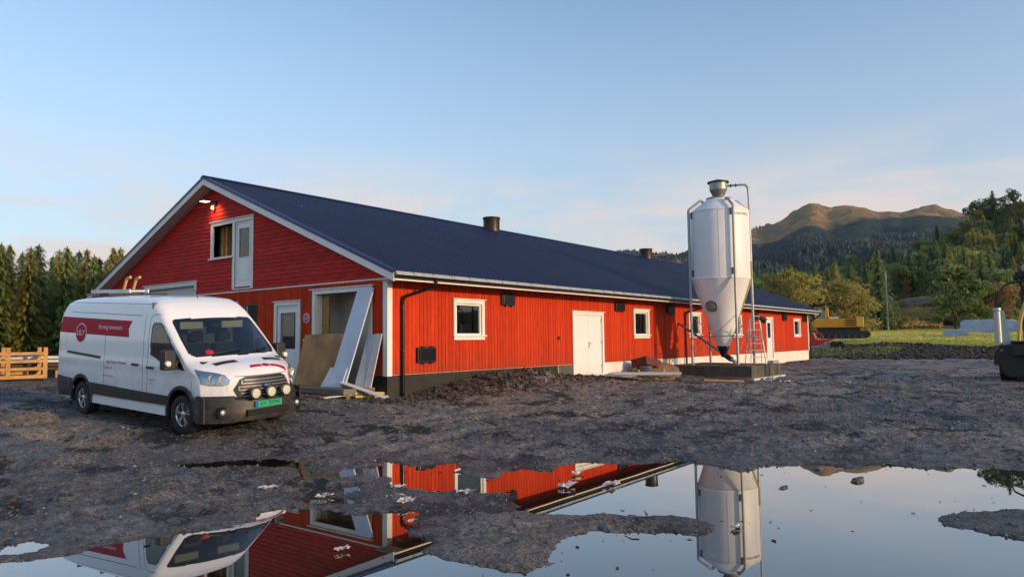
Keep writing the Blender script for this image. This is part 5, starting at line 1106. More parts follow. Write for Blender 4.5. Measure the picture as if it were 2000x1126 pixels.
BARK = mat('grey brown bark', (.085, .065, .045), .9, var=.4, vs=6, bump=.3, bs=20)
def quad_mesh(name, C, U, Vv, m):
    """C centres, U and V half axes -> quads"""
    n = len(C); P = np.stack([C-U-Vv*.35, C+U*.1-Vv, C+U+Vv*.1, C+U*.1+Vv], 1).reshape(-1, 3); F = np.arange(4*n).reshape(-1, 4)
    return np_mesh(name, P, F, m, False)
def spruce_mesh(seed, H, Rb, m, dens=1.0, base=.06):
    rs = np.random.RandomState(seed); C, U, V_ = [], [], []; z = H*base
    while z < H*.985:
        t = z/H; L0 = Rb*(1-t)**.62*(.85+.3*rs.rand())+.06; n = int((6+8*(1-t))*dens); a0 = rs.rand()*6.28
        for k in range(n):
            a = a0+6.28*k/n+rs.randn()*.22; L = L0*(.62+.5*rs.rand()); up_ = .28*t-.10+rs.randn()*.08; d = np.array([math.cos(a), math.sin(a), up_]); side = np.array([-math.sin(a), math.cos(a), 0])
            m_ = max(3, int(L/.115*dens))
            for j in range(m_):
                s_ = (j+.6)/m_; p = d*L*s_+np.array([0, 0, z-.22*L*s_**2*(1-t)+.10*L*s_**3]); w_ = .115*(1.25-s_)*(.5+.5*L/Rb)+.04
                for sg in (-1, 1):
                    q = p+side*sg*w_*.6+rs.randn(3)*.03; u = (d*.5+side*sg*.8); u = u/np.linalg.norm(u)*w_*(1+.3*rs.rand()); nrm = np.array([rs.randn()*.35, rs.randn()*.35, 1]); v = np.cross(nrm, u); v = v/np.linalg.norm(v)*w_*.36
                    C.append(q); U.append(u); V_.append(v)
                if rs.rand() < .7: C.append(p-np.array([0, 0, .06])); U.append(np.array([d[0]*.12, d[1]*.12, -.12])*(1+rs.rand())); V_.append(side*.07)
        z += H*.022*(1.15-.3*t)+.03
    for k in range(14): C.append(np.array([0, 0, H*(.955+.045*k/13)])); a = rs.rand()*6.28; U.append(np.array([math.cos(a)*.07, math.sin(a)*.07, .09])); V_.append(np.array([-math.sin(a), math.cos(a), 0])*.035)
    return quad_mesh('crown', np.array(C), np.array(U), np.array(V_), m)
def trunk_mesh(H, r, m, seed=0, lean=0, limbs=0, LH=.5):
    rs = np.random.RandomState(seed+99); mb = MB(); mb.tube([(0, 0, -.3), (.02, 0, H*.3), (lean*.5, .03, H*.6), (lean, 0, H*.98)], [r, r*.8, r*.5, r*.08], 8)
    for k in range(limbs):
        a = rs.rand()*6.28; z = H*(LH*.5+.5*rs.rand()); L = H*.28*(1.2-z/H); mb.tube([(lean*z/H, 0, z), (math.cos(a)*L*.5, math.sin(a)*L*.5, z+L*.45), (math.cos(a)*L, math.sin(a)*L, z+L*.8)], [r*.35, r*.22, r*.06], 5)
    return mb.mesh('trunk', m, 60)
def leafy_mesh(seed, H, Rr, m, n=2600, leaf=.16, base=.22, clumps=26, name='crown'):
    rs = np.random.RandomState(seed); C, S = [], []
    for k in range(clumps):
        t = rs.rand()**.8; z = H*(base+(1-base)*t*.95); rad_ = Rr*math.sqrt(max(.05, 1-((t-.38)/.68)**2)); a = rs.rand()*6.28; q = rad_*rs.rand()**.5*.85
        C.append((q*math.cos(a), q*math.sin(a), z)); S.append(Rr*(.20+.22*rs.rand()))
    C = np.array(C); S = np.array(S); idx = rs.randint(0, clumps, n); d = rs.randn(n, 3); d /= np.linalg.norm(d, axis=1)[:, None]; r_ = S[idx]*(.55+.5*rs.rand(n)**.5)
    P = C[idx]+d*r_[:, None]*np.array([1, 1, .75]); u = rs.randn(n, 3); u /= np.linalg.norm(u, axis=1)[:, None]; nn = d+rs.randn(n, 3)*.8; v = np.cross(nn, u); v /= np.linalg.norm(v, axis=1)[:, None]+1e-6; u = np.cross(v, nn); u /= np.linalg.norm(u, axis=1)[:, None]+1e-6
    sz = leaf*(.6+.8*rs.rand(n))[:, None]; return quad_mesh(name, P, u*sz, v*sz*.7, m)
def tree(name, crown, trunk, loc, s, rz, lab, cat, grp, sz=None):
    r_ = empty(name, loc, rz, lab, cat, grp); r_.scale = (s, s, s*(sz or 1)); ob('crown', crown, r_); ob('trunk', trunk, r_); return r_
rr = random.Random(11)
SPM = [spruce_mesh(1, 8.6, 1.75, SPRG, 1.0), spruce_mesh(2, 8.6, 1.9, SPR, 1.05), spruce_mesh(3, 8.6, 1.55, SPRG, .95, .16), spruce_mesh(4, 8.6, 2.0, SPRD, 1.0)]
TRM = trunk_mesh(8.4, .13, BARK, 1)
def azpt(az_, r): return CAM.x+r*math.cos(R(az_)), CAM.y+r*math.sin(R(az_))
def zat(az_, r): x, y = azpt(az_, r); return gz(x, y)
LFT = []
for i in range(19):
    LFT.append((79.5-.80*i+(.25 if i % 2 else -.1), 33.5+.22*i+(i*7 % 5)*.7, (6.55, 6.75, 6.45, 6.7, 6.6)[i % 5]+(.35 if i in (17,) else 0)+(-.35 if i == 15 else 0), (0, 1, 2, 0, 3, 0, 1)[i % 7]))
desc = ['tall golden green spruce in the windbreak behind the pine crates', 'golden spruce whose pale bare trunk shows above the pine crates', 'broad dark spruce just beyond the tail of the van', 'slim spruce near the rear corner of the van', 'spruce with a thin top beside the barn roof edge', 'tallest spruce poking above the barn roof edge']
ordw = ['first', 'second', 'third', 'fourth', 'fifth', 'sixth', 'seventh', 'eighth', 'ninth', 'tenth', 'eleventh', 'twelfth', 'thirteenth', 'fourteenth', 'fifteenth', 'sixteenth', 'seventeenth', 'eighteenth', 'nineteenth']
srt = sorted(range(len(LFT)), key=lambda i: -LFT[i][0]); rank = {i: k for k, i in enumerate(srt)}
tone = {0: 'golden green', 1: 'mid green', 2: 'sparse golden', 3: 'dark'}
for i, (a, r, el, k) in enumerate(LFT):
    x, y = azpt(a, r); z = gz(x, y); top = CAM.z+r*math.tan(R(el)); s = (top-z)/8.6
    tree('spruce_tree', SPM[k], TRM, (x, y, z), s, rr.random()*6, '%s spruce, %s from the open end of the front row behind the van' % (tone[k], ordw[rank[i]]), 'spruce', 'spruces in the front row behind the van')
for i in range(60):
    a = 57+rr.random()*27; r = 38.5+rr.random()*14; x, y = azpt(a, r); z = gz(x, y); s = (CAM.z+r*math.tan(R(5.9+rr.random()*.6))-z)/8.6
    tree('spruce_tree', SPM[rr.choice((1, 3, 3, 0))], TRM, (x, y, z), s, rr.random()*6, 'dark spruce in the back rows of the plantation behind the van', 'spruce', 'spruces in the back rows of the plantation')
# undergrowth under the left trees
def scatter_tufts(name, xs, ys, zs, h, w_, m, seed, lab):
    rs = np.random.RandomState(seed); n = len(xs); a = rs.rand(n)*6.28; hh = h*(.5+rs.rand(n)); C = np.stack([xs, ys, zs+hh*.45], -1); U = np.stack([rs.randn(n)*.25*h, rs.randn(n)*.25*h, hh*.55], -1); V_ = np.stack([np.cos(a)*w_, np.sin(a)*w_, 0*a], -1)
    o = ob(name, quad_mesh(name, C, U, V_, m)); return tag(o, lab, None, None, 'stuff')
rs = np.random.RandomState(5); n = 9000; aa = np.radians(58+26*rs.rand(n)); q = 32.8+14*rs.rand(n); xs, ys = CAM.x+q*np.cos(aa), CAM.y+q*np.sin(aa)
scatter_tufts('undergrowth', xs, ys, ground(xs, ys), .38, .07, BRWN, 6, 'brown undergrowth below the spruce windbreak')
# ---- field grass, right
n = 42000; aa = np.radians(-2+18*rs.rand(n)); q = 64+60*rs.rand(n)**.8+2*np.sin(aa*60)+rs.randn(n); xs, ys = CAM.x+q*np.cos(aa), CAM.y+q*np.sin(aa)
k_ = ~((xs < 44) & (ys > -3))
scatter_tufts('meadow_grass', xs[k_], ys[k_], ground(xs[k_], ys[k_]), .10, .035, leafmat('sunlit meadow grass', (.22, .24, .045), (.44, .36, .09), 0, .12), 7, 'yellow green meadow grass beyond the yard')
n = 9000; aa = np.radians(-2+15*rs.rand(n)); q = 62.5+6*rs.rand(n); xs, ys = CAM.x+q*np.cos(aa), CAM.y+q*np.sin(aa)
gm = mat('meadow turf', (.20, .225, .04), .9, col2=(.40, .33, .08), vs=.15, det=8)
def gmead(x, y): return ground(x, y)+.03
_a = np.radians(np.arange(-12, 12.4, .3)); V, F = polar(_a, np.linspace(62.5, 124, 40), gmead); V[:, :2] += (np.random.RandomState(2).rand(len(V), 2)-.5)*1.2; tag(ob('meadow', np_mesh('meadow', V, F, gm)), kind='structure')
scatter_tufts('verge_grass', xs, ys, ground(xs, ys), .10, .06, leafmat('fresh green grass', (.15, .20, .035), (.24, .26, .06), 0, .3), 8, 'short bright green grass along the yard edge')
n = 1500; xs = 38.5+rs.rand(n)*7; ys = -4.5+rs.rand(n)*6
scatter_tufts('weeds', xs, ys, ground(xs, ys), .20, .06, SPRD, 9, 'dark weeds on the soil bank at the far barn corner')
# ---- hillside behind the field (real slope) and far mountains
HSK = [(-60, 2), (-40, 3), (-20, 4.5), (-8, 7.5), (0, 9.2), (1.8, 8.5), (4.3, 7.5), (6.2, 6.2), (7.7, 5.5), (9.3, 4.9), (11.6, 4.4), (14.4, 3.9), (15.8, 3.5), (18.7, 2.8), (22, 2.3), (26, 1.8), (34, 1.0), (50, .8), (90, .8)]
def tabv(tab, a):
    return np.interp(a, [t[0] for t in tab], [t[1] for t in tab])
def hill(x, y):
    r = np.hypot(x-CAM.x, y-CAM.y); a = np.degrees(np.arctan2(y-CAM.y, x-CAM.x)); el = tabv(HSK, a); crest = 300.; zc = crest*np.tan(np.radians(el))
    t = np.clip((r-118)/(crest-118), 0, 1); s = 3.0+(zc-3.0)*(t**1.25); s = s+fbm(x, y, 38, 4)*8*t*(1.0)+fbm(x, y, 9, 3)*1.6*np.clip(t*6, 0, 1); back = np.clip((r-crest)/200, 0, 1); s = s-(s-10)*back*.6
    kn = np.exp(-((a-8.2)/2.6)**2-((r-136)/15)**2)*3.2; return s+kn-np.clip((118-r)/10, 0, 1)*.8
HM = mat('hillside moss and heather', (.10, .10, .03), .9, col2=(.17, .11, .05), vs=.06, det=9)
V, F = polar(np.radians(np.arange(-60, 60, .45)), np.concatenate([np.linspace(100, 300, 56), np.linspace(310, 520, 12)]), hill); tag(ob('hillside', np_mesh('hillside', V, F, HM)), kind='structure')
MSK = [(-30, 6), (-10, 7.2), (0, 7.8), (5.2, 8.35), (6.4, 8.8), (7.6, 9.0), (8.9, 8.82), (9.6, 8.98), (10.2, 8.95), (11.2, 9.42), (12.0, 9.60), (12.8, 9.45), (13.4, 9.28), (13.85, 9.36), (14.5, 9.72), (14.9, 9.78), (15.3, 9.60), (15.95, 9.35), (16.5, 8.9), (17.0, 8.6), (17.4, 8.46), (18.0, 8.42), (18.7, 8.42), (20, 7.9), (21.5, 7.3), (23.6, 6.8), (24.3, 6.45), (24.8, 6.5), (25.4, 6.62), (26.4, 6.6), (26.9, 6.85), (28, 6.9), (28.8, 6.8), (30, 6.4), (35, 5.5), (45, 4.5), (60, 4.5), (80, 3.8)]
def mountain(x, y):
    r = np.hypot(x-CAM.x, y-CAM.y); a = np.degrees(np.arctan2(y-CAM.y, x-CAM.x)); el = tabv(MSK, a); els = sum(tabv(MSK, a+k) for k in (-5, -3.5, -2, -1, 0, 1, 2, 3.5, 5))/9; crest = np.interp(a, [-30, 18, 22, 60], [2300, 2200, 1500, 1500]); foot = 650.
    zc = crest*np.tan(np.radians(el)); t = np.clip((r-foot)/(crest-foot), 0, 1); zz_ = crest*np.tan(np.radians(els)); zz_ = zz_+(zc-zz_)*t**2.2; s = zz_*(t**.72)*(1-.10*np.sin(PI*t)); w_ = np.sin(PI*np.clip(t, 0, 1))**.8
    el = el+fbm(x*1.0, y, 110, 5, .65)*.30; zc = crest*np.tan(np.radians(el)); s = s+fbm(x, y, 480, 7, .62)*190*w_-np.abs(fbm(x+200, y, 230, 5, .6))*150*w_+fbm(x, y, 60, 4, .6)*12*np.clip(t*5, 0, 1)
    # keep slopes in front of the crest below the line of sight to it
    lim = r*np.tan(np.radians(el))*(.60+.385*t**1.1); s = np.where(r < crest, np.minimum(s, lim), s); return np.where(r > crest, zc-(r-crest)*.35+fbm(x, y, 90, 3)*8, s)+CAM.z
MM = bpy.data.materials.new('mountain slope'); MM.use_nodes = True; t = MM.node_tree; L = t.links.new; b = t.nodes['Principled BSDF']; b.inputs['Roughness'].default_value = .95; b.inputs['Specular IOR Level'].default_value = .1
g = t.nodes.new('ShaderNodeNewGeometry'); sz = t.nodes.new('ShaderNodeSeparateXYZ'); L(g.outputs['Position'], sz.inputs[0])
def _n(sc, det=6, ro=.6):
    n = t.nodes.new('ShaderNodeTexNoise'); n.inputs['Scale'].default_value = sc; n.inputs['Detail'].default_value = det; n.inputs['Roughness'].default_value = ro; L(g.outputs['Position'], n.inputs['Vector']); return n.outputs[0]
def _r(x, a, b_, c=0, d=1):
    r_ = t.nodes.new('ShaderNodeMapRange'); r_.inputs[1].default_value = a; r_.inputs[2].default_value = b_; r_.inputs[3].default_value = c; r_.inputs[4].default_value = d; L(x, r_.inputs[0]); return r_.outputs[0]
def _m(f, a, b_):
    x = t.nodes.new('ShaderNodeMix'); x.data_type = 'RGBA'; L(f, x.inputs[0])
    for i, q in ((6, a), (7, b_)):
        if isinstance(q, tuple): x.inputs[i].default_value = (*q, 1)
        else: L(q, x.inputs[i])
    return x.outputs[2]
forest = _m(_r(_n(.035, 8, .75), .38, .62), (.015, .034, .034), (.034, .056, .046)); sunlit_heath = _m(_r(_n(.012, 9, .72), .4, .6), (.46, .25, .07), (.19, .145, .075)); sunlit_heath = _m(_r(_n(.03, 8, .7), .57, .66), sunlit_heath, (.20, .18, .16))
yb = _r(sz.outputs[1], 300, 620, 0, 190); hh2 = t.nodes.new('ShaderNodeMath'); hh2.operation = 'MULTIPLY_ADD'; L(_n(.005, 6, .65), hh2.inputs[0]); hh2.inputs[1].default_value = 190; L(sz.outputs[2], hh2.inputs[2])  # brings the sunlit colouring lower down on the left-hand ridge
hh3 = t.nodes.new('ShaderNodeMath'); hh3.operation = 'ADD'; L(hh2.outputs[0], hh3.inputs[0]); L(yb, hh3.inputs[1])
L(_m(_r(hh3.outputs[0], 376, 404), forest, sunlit_heath), b.inputs['Base Color'])  # sunlit crest and shaded slope are painted here as orange heath over dark forest
bp = t.nodes.new('ShaderNodeBump'); bp.inputs['Strength'].default_value = 1; bp.inputs['Distance'].default_value = 16; L(_n(.03, 8, .7), bp.inputs['Height']); L(bp.outputs[0], b.inputs['Normal'])
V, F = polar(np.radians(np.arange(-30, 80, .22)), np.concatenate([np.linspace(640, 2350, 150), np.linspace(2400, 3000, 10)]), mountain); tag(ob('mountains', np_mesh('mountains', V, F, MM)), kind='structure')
# unused stub for a ridge on the sun side: nothing is built, no sun is blocked
def ridge(x, y):
    u = x-CAM.x; v = y-CAM.y; dist = u*math.cos(SUN_AZ)+v*math.sin(SUN_AZ); return 0*x
# far forest on the lower mountain: reads as one mass
def far_forest(n, seed):
    rs = np.random.RandomState(seed); a = np.radians(4+26*rs.rand(n)); r = 660+1400*rs.rand(n)**.9; x, y = CAM.x+r*np.cos(a), CAM.y+r*np.sin(a); z = mountain(x, y); keep = z < 175+60*fbm(x, y, 200, 4); x, y, z = x[keep], y[keep], z[keep]; n = len(x); h = 3.5+3.5*rs.rand(n); w_ = h*.42
    th = rs.rand(n)*6.28; P = np.zeros((n, 4, 3))
    for k in range(3): P[:, k] = np.stack([x+w_*np.cos(th+2.094*k), y+w_*np.sin(th+2.094*k), z-1], -1)
    P[:, 3] = np.stack([x, y, z+h], -1); F = np.array([(0, 1, 3), (1, 2, 3), (2, 0, 3)])[None]+np.arange(n)[:, None, None]*4; return P.reshape(-1, 3), F.reshape(-1, 3)
P, F = far_forest(60000, 4); tag(ob('far_forest', np_mesh('far_forest', P, F, leafmat('far forest', (.013, .030, .030), (.028, .048, .040), 0, .02), False)), 'dark distant conifer forest covering the lower mountain', kind='stuff')
# hillside trees one by one
LEM = [leafy_mesh(21, 7, 2.3, ALD, 3600, .14, .10, 40), leafy_mesh(22, 7, 2.3, BIR, 3400, .13, .10, 40), leafy_mesh(23, 6.5, 2.5, BUSHY, 4200, .11, .0, 60), leafy_mesh(24, 7, 2.2, BRWN, 2800, .12, .08, 34)]
LTR = trunk_mesh(6.5, .16, BARK, 5, .3, 7)
def hz(x, y): return max(float(hill(np.array([x]), np.array([y]))[0]), gz(x, y))
rr = random.Random(21)
GR = {'s': ('spruce on the wooded hillside beyond the meadow', 'spruce', 'spruces on the wooded hillside'), 'l': ('broadleaf tree on the wooded hillside beyond the meadow', 'tree', 'broadleaf trees on the wooded hillside'), 'b': ('brown autumn tree on the wooded hillside', 'tree', 'brown trees on the hillside')}
cnt = 0
for i in range(620):
    r = 122+175*rr.random()**1.1; a = -6+30*rr.random()
    if a > 19.5 and rr.random() < .5: continue
    if 6.6 < a < 9.9 and r < 142: continue
    x, y = azpt(a, r); z = hz(x, y)-.4; t = (r-120)/180; u = rr.random()
    if rr.random() < .52: tree('spruce_tree', SPM[rr.choice((1, 3, 3, 0))], TRM, (x, y, z), .75+.55*rr.random(), rr.random()*6, *GR['s'])
    elif u < .78: tree('broadleaf_tree', LEM[0 if rr.random() < .65 else 1], LTR, (x, y, z), .75+.6*rr.random(), rr.random()*6, *GR['l'])
    else: tree('autumn_tree', LEM[3], LTR, (x, y, z), .6+.5*rr.random(), rr.random()*6, *GR['b'])
    cnt += 1
    if cnt > 520: break
# scrub filling between hillside trees
n = 95000; rs = np.random.RandomState(31); aa = np.radians(-8+34*rs.rand(n)); q = 116+190*rs.rand(n); xs, ys = CAM.x+q*np.cos(aa), CAM.y+q*np.sin(aa); _ad = np.degrees(aa); _kk = ~((_ad > 6.9) & (_ad < 9.7) & (q < 143)); xs, ys = xs[_kk], ys[_kk]; zs = np.maximum(hill(xs, ys), ground(xs, ys, False))
scatter_tufts('hillside_scrub', xs, ys, zs, 1.6, .75, leafmat('hillside scrub leaves', (.05, .065, .022), (.15, .12, .04), 0, .08), 32, 'dense scrub covering the wooded hillside')
# named individuals at the foot of the hill
def single(name, mesh, trunk, a, r, h, H0, lab, cat, sz=1, wide=1):
    x, y = azpt(a, r); z = hz(x, y) if r > 100 else gz(x, y); s = h/H0; o = tree(name, mesh, trunk, (x, y, z-.2), s, a, lab, cat, None); o.scale = (s*wide, s*wide, s*sz); return o
single('spruce_tree', SPM[3], TRM, 10.55, 112, 11.5, 8.6, 'lone grey green spruce beside the utility pole', 'spruce')
single('willow_bush', LEM[2], LTR, 13.0, 96, 6.6, 6.5, 'large yellow willow bush behind the excavator', 'bush', 1, 1.3)
single('willow_bush', LEM[2], LTR, 11.95, 98, 6.2, 6.5, 'yellow willow bush between excavator tail and lone spruce', 'bush', 1, 1.2)
single('birch_tree', LEM[1], LTR, 15.3, 92, 7.5, 7, 'yellowing birch rising over the far end of the barn roof', 'tree')
single('birch_tree', LEM[1], LTR, 17.2, 100, 8.5, 7, 'birch just right of the silo above the barn roof', 'tree')
single('birch_tree', LEM[2], LTR, 16.2, 96, 7.2, 6.5, 'low golden birch between two taller birches behind the barn roof', 'tree')
single('alder_tree', LEM[0], LTR, 6.0, 104, 8.4, 7, 'rounded green alder above the pale tarpaulins', 'tree', 1, 1.1)
single('alder_tree', LEM[0], LTR, 4.6, 106, 6.5, 7, 'smaller green alder between rounded alder and loader', 'tree', 1, 1.2)
single('alder_tree', LEM[3], LTR, 3.4, 108, 6.0, 7, 'brownish bush behind the loader pillar', 'bush', 1, 1.2)
single('pine_tree', leafy_mesh(41, 9, 3.6, SPRD, 1500, .22, .55, 16), trunk_mesh(8.5, .22, BARK, 9, .8, 9, .9), 4.4, 286, 11, 9, 'flat topped pine standing out on the hill skyline', 'pine')
single('pine_tree', leafy_mesh(42, 9, 3.0, SPRD, 1500, .22, .45, 16), trunk_mesh(8.5, .22, BARK, 10, .5, 9, .9), 2.4, 288, 8, 9, 'tall pine at the highest part of the hill skyline', 'pine')
for k in range(22):
    a = 2.5+14*rr.random(); x, y = azpt(a, 112+6*rr.random()); sb_ = .5 if 6.8 < a < 9.8 else 1; o = tree('bush', LEM[rr.choice((0, 2, 3))], LTR, (x, y, hz(x, y)-.5), sb_*(.32+.25*rr.random()), k, 'low bush along the far edge of the meadow', 'bush', 'bushes along the meadow edge')
# rocky outcrop and heather in the clearing
_rm = mat('pinkish bare rock', (.26, .17, .12), .9, col2=(.12, .09, .06), vs=.9, bump=.6, bs=2)
for i_, (a_, r_, s_, lab_) in enumerate(((8.6, 131, 3.6, 'widest pinkish rock slab in the hillside clearing'), (7.75, 133, 2.8, 'rounded pinkish rock beside the widest slab in the clearing'), (9.25, 128, 1.8, 'small rock at the spruce end of the hillside clearing'))):
    x_, y_ = azpt(a_, r_); stone('rock_outcrop', (x_, y_, hz(x_, y_)-.2), s_, _rm, lab_, 'rock', 8+i_, None, (1.0, 1.3, .36))
n = 9000; rs = np.random.RandomState(61); aa = np.radians(6.8+3*rs.rand(n)); q = 112+32*rs.rand(n); xs, ys = CAM.x+q*np.cos(aa), CAM.y+q*np.sin(aa)
scatter_tufts('clearing_grass', xs, ys, np.maximum(hill(xs, ys), ground(xs, ys, False)), .45, .20, leafmat('autumn clearing grass', (.20, .15, .05), (.40, .28, .10), 0, .15), 62, 'autumn grass and heather in the hillside clearing')
# utility pole
up_ = empty('utility_pole', (*azpt(10.06, 104), 2.6), 0, 'thin pale wooden utility pole beside the lone spruce', 'utility pole'); MB().tube([(0, 0, 0), (.02, 0, 3.5), (-.05, 0, 7.2)], [.11, .10, .075], 8).build('pole', mat('pale pole wood', (.40, .36, .31), .8), up_, smooth=60); MB().tube([(-.05, 0, 7.1), (-.05, 0, 7.5)], [.05, .03], 6).build('cap', mat('grey insulator', (.3, .3, .3), .5), up_)
# ================================================================== MACHINES AND THINGS FAR RIGHT
YEL = mat('machine yellow', (.62, .30, .015), .45, var=.1, vs=2); YELL = mat('pale machine yellow', (.70, .42, .04), .45); RDM = mat('red implement paint', (.42, .02, .03), .5)
ex_, ey_ = azpt(13.15, 66); ea = R(12.95)-PI/2
exc = empty('excavator', (ex_, ey_, 1.62), ea, 'old yellow tracked excavator parked on the meadow behind the barn end', 'excavator')
exc.scale = (.79, 1, .93)
bevel(MB().box((-2.55, -.9, .98), (2.15, 1.0, 1.78)).build('engine_body', YEL, exc), .04, 2)
bevel(MB().box((1.55, -.93, 1.0), (2.25, 1.02, 1.88)).build('counterweight', YELL, exc), .05, 2)
for k in range(4): MB().box((.55, -.94, 1.12+.16*k), (1.5, -.91, 1.20+.16*k)).build('louvre', mat('dark red slot', (.10, .03, .02), .6), exc)
MB().box((.55, -.92, 1.78), (1.6, .6, 1.84)).build('hood_plate', mat('dull red plate', (.20, .07, .05), .6), exc)
cabm = MB()
for (x, y) in ((-2.3, -.85), (-1.35, -.85), (-2.3, .3), (-1.35, .3)): cabm.bar((x, y, 1.78), (x+(.12 if x > -2 else 0), y, 2.75), .13, .13)
cabm.build('cab_frame', YELL, exc); MB().box((-2.38, -.92, 2.75), (-1.12, .40, 2.86)).build('cab_roof', mat('rusty cab roof', (.30, .11, .07), .6), exc); MB().box((-2.24, -.80, 1.8), (-1.40, -.78, 2.6)).build('cab_glass', mat('pale cab window', (.34, .36, .40), .3), exc)
MB().tube([(-1.1, -.2, 1.78), (-1.1, -.2, 2.6), (-1.35, -.2, 2.95)], .07, 8).build('boom_foot', YELL, exc); MB().tube([(-2.3, .5, 1.8), (-3.3, .6, 2.7), (-4.6, .6, 2.3)], [.18, .2, .14], 8).build('boom', mat('dark boom', (.05, .045, .03), .6), exc)
MB().box((-1.0, -.5, 1.78), (-.1, .3, 1.95)).build('canvas_bundle', mat('cream canvas', (.62, .58, .48), .8), exc)
for y in (-1.15, .75):
    tr = MB().prism([(-2.2, .12), (-2.0, .0), (2.4, .0), (2.75, .16), (2.85, .42), (2.6, .66), (-2.0, .66), (-2.25, .5)], 'y', y, y+.45).build('track', mat('muddy track steel', (.03, .028, .026), .8, var=.4, vs=4), exc)
    for k in range(7): MB().lathe([(.14, -.02), (.14, .02)], (-1.7+.62*k, y-.02, .2), 12, Matrix.Rotation(R(90), 4, 'X')).build('track_roller', mat('roller steel', (.07, .065, .06), .6), tr)
MB().box((-2.2, -.8, .66), (1.9, .8, .98)).build('undercarriage', BLACK, exc)
# red tine implement, just past the barn corner
tx, ty = azpt(14.45, 61); ti = empty('tine_harrow', (tx, ty, gz(tx, ty)+.05), R(14.45)-PI/2, 'red farm implement with drawbar between barn corner and excavator', 'farm implement')
MB().prism([(-.75, .1), (-.70, 1.25), (-.62, 1.25), (-.35, .55), (.5, .62), (1.0, .70), (1.0, .62), (.4, .42), (-.3, .1)], 'y', -.06, .06).build('frame', RDM, ti)
for k in range(3): MB().tube([(-.5+.22*k, 0, 1.5-.2*k), (-.25+.2*k, .1, .8), (-.45+.3*k, .1, .15)], .045, 6).build('tine', RDM, ti)
for x in (.9, 1.35): MB().lathe([(.0, -.06), (.2, -.06), (.26, 0), (.2, .06), (0, .06)], (x, -.2, .2), 16, Matrix.Rotation(R(90), 4, 'X')).build('wheel', TYRE, ti, smooth=40)
MB().box((-.7, .1, 1.2), (.3, .5, 1.3)).build('crossbar', BLACK, ti)
# tarpaulined silage rows
TARP = mat('pale blue grey tarpaulin', (.30, .36, .46), .45, var=.15, vs=2, bump=.3, bs=4)
def bale_row(name, a0, a1, r, z0, h, lab):
    p = [azpt(a0+(a1-a0)*k/12, r) for k in range(13)]; mb = MB(); v = []
    for k, (x, y) in enumerate(p):
        zz = gz(x, y); hh3 = h*(1+.03*math.sin(k*2.3))*(1 if 0 < k < 12 else .85); ux, uy = math.cos(R(a0)), math.sin(R(a0))
        for (o_, q_) in ((-.9, 0), (-.86, .9), (-.7, 1), (.7, 1), (.9, 0)): v.append((x+ux*o_, y+uy*o_, zz+q_*hh3))
    mb.add(v, [(5*k+j, 5*k+5+j, 5*k+6+j, 5*k+1+j) for k in range(12) for j in range(4)]+[(0, 1, 2, 3, 4), (64, 63, 62, 61, 60)]); return tag(mb.build(name, TARP, smooth=50), lab, 'tarpaulin')
bale_row('tarpaulin_row', 6.75, 5.35, 78, 0, .62, 'low turquoise grey tarpaulin heap on the meadow'); bale_row('tarpaulin_row', 5.75, 2.6, 88, 0, 1.35, 'longer pale blue tarpaulin row reaching behind the loader'); bale_row('tarpaulin_row', 2.6, -2, 92, 0, 1.2, 'farthest pale tarpaulin row seen through the loader')
# loader at the right edge, seen square on
lx, ly = azpt(3.72, 29.5); lzg = gz(lx, ly); la = R(1.8)-PI/2
ldr = empty('compact_loader', (lx, ly, lzg), la, 'black compact loader with a yellow cab pillar at the edge of the yard', 'loader')
# local x right, y away; left wheel outer face at x = -.15
K = lambda n, mb, m, **k: mb.build(n, m, ldr, **k)
bevel(K('engine_hood', MB().box((.42, -.9, .95), (2.3, 1.2, 1.48)), BLACK), .06, 3)
bevel(K('hood_lid', MB().box((.38, -.95, 1.46), (2.3, 1.2, 1.56)), BLACKG), .03, 2)
K('fender', MB().prism([(-.10, .95), (-.06, 1.15), (.08, 1.32), (.35, 1.42), (.6, 1.42), (.6, .6), (-.12, .6)], 'y', -.5, .5), BLACK)
bevel(K('chassis', MB().box((.1, -.3, .45), (2.3, 1.5, .98)), BLACK), .05, 2)
for x, w_ in ((.0, .48), (1.95, .48)):
    whe = K('wheel', MB().lathe([(.25, 0), (.48, .0), (.56, .05), (.58, .12), (.58, .36), (.56, .43), (.48, w_), (.25, w_)], (x+.02, .15, .57), 36, Matrix.Rotation(R(90), 4, 'Y')), TYRE, smooth=40)
    tm = MB()
    for k in range(22):
        a = 2*PI*k/22; 
        for s2, off in ((.02, 0), (.25, .14)): tm.box((s2, -.045, .56), (s2+.22, .045, .605), Matrix.Translation((x+.02, .15, .57)) @ Matrix.Rotation(a+off, 4, 'X'))
    tm.build('tread', TYRE, whe)
bevel(K('ballast_block', MB().box((.10, -.42, .12), (2.3, .2, 1.2))), .12, 4) if 0 else bevel(K('ballast_block', MB().prism([(.02, 1.1), (.0, .75), (.10, .25), (.30, .10), (2.3, .10), (2.3, 1.3), (.2, 1.3)], 'y', -.52, .0), BLACK), .05, 3)
K('exhaust_guard', MB().lathe([(.11, 0), (.11, .02), (.10, .78), (.12, .80), (.12, .86), (.0, .86)], (.05, -.35, 1.40), 24), mat('pale green grey cylinder', (.45, .50, .46), .4, metal=.3), smooth=40)
K('side_panel', MB().prism([(.16, 1.40), (.16, 2.2), (.24, 2.2), (.42, 1.42)], 'y', -.36, -.3), mat('pale green grey panel', (.42, .48, .44), .5))
K('exhaust_cap', MB().box((-.02, -.42, 2.26), (.16, -.28, 2.36)).box((.03, -.38, 2.36), (.07, -.34, 2.62)), BLACK)
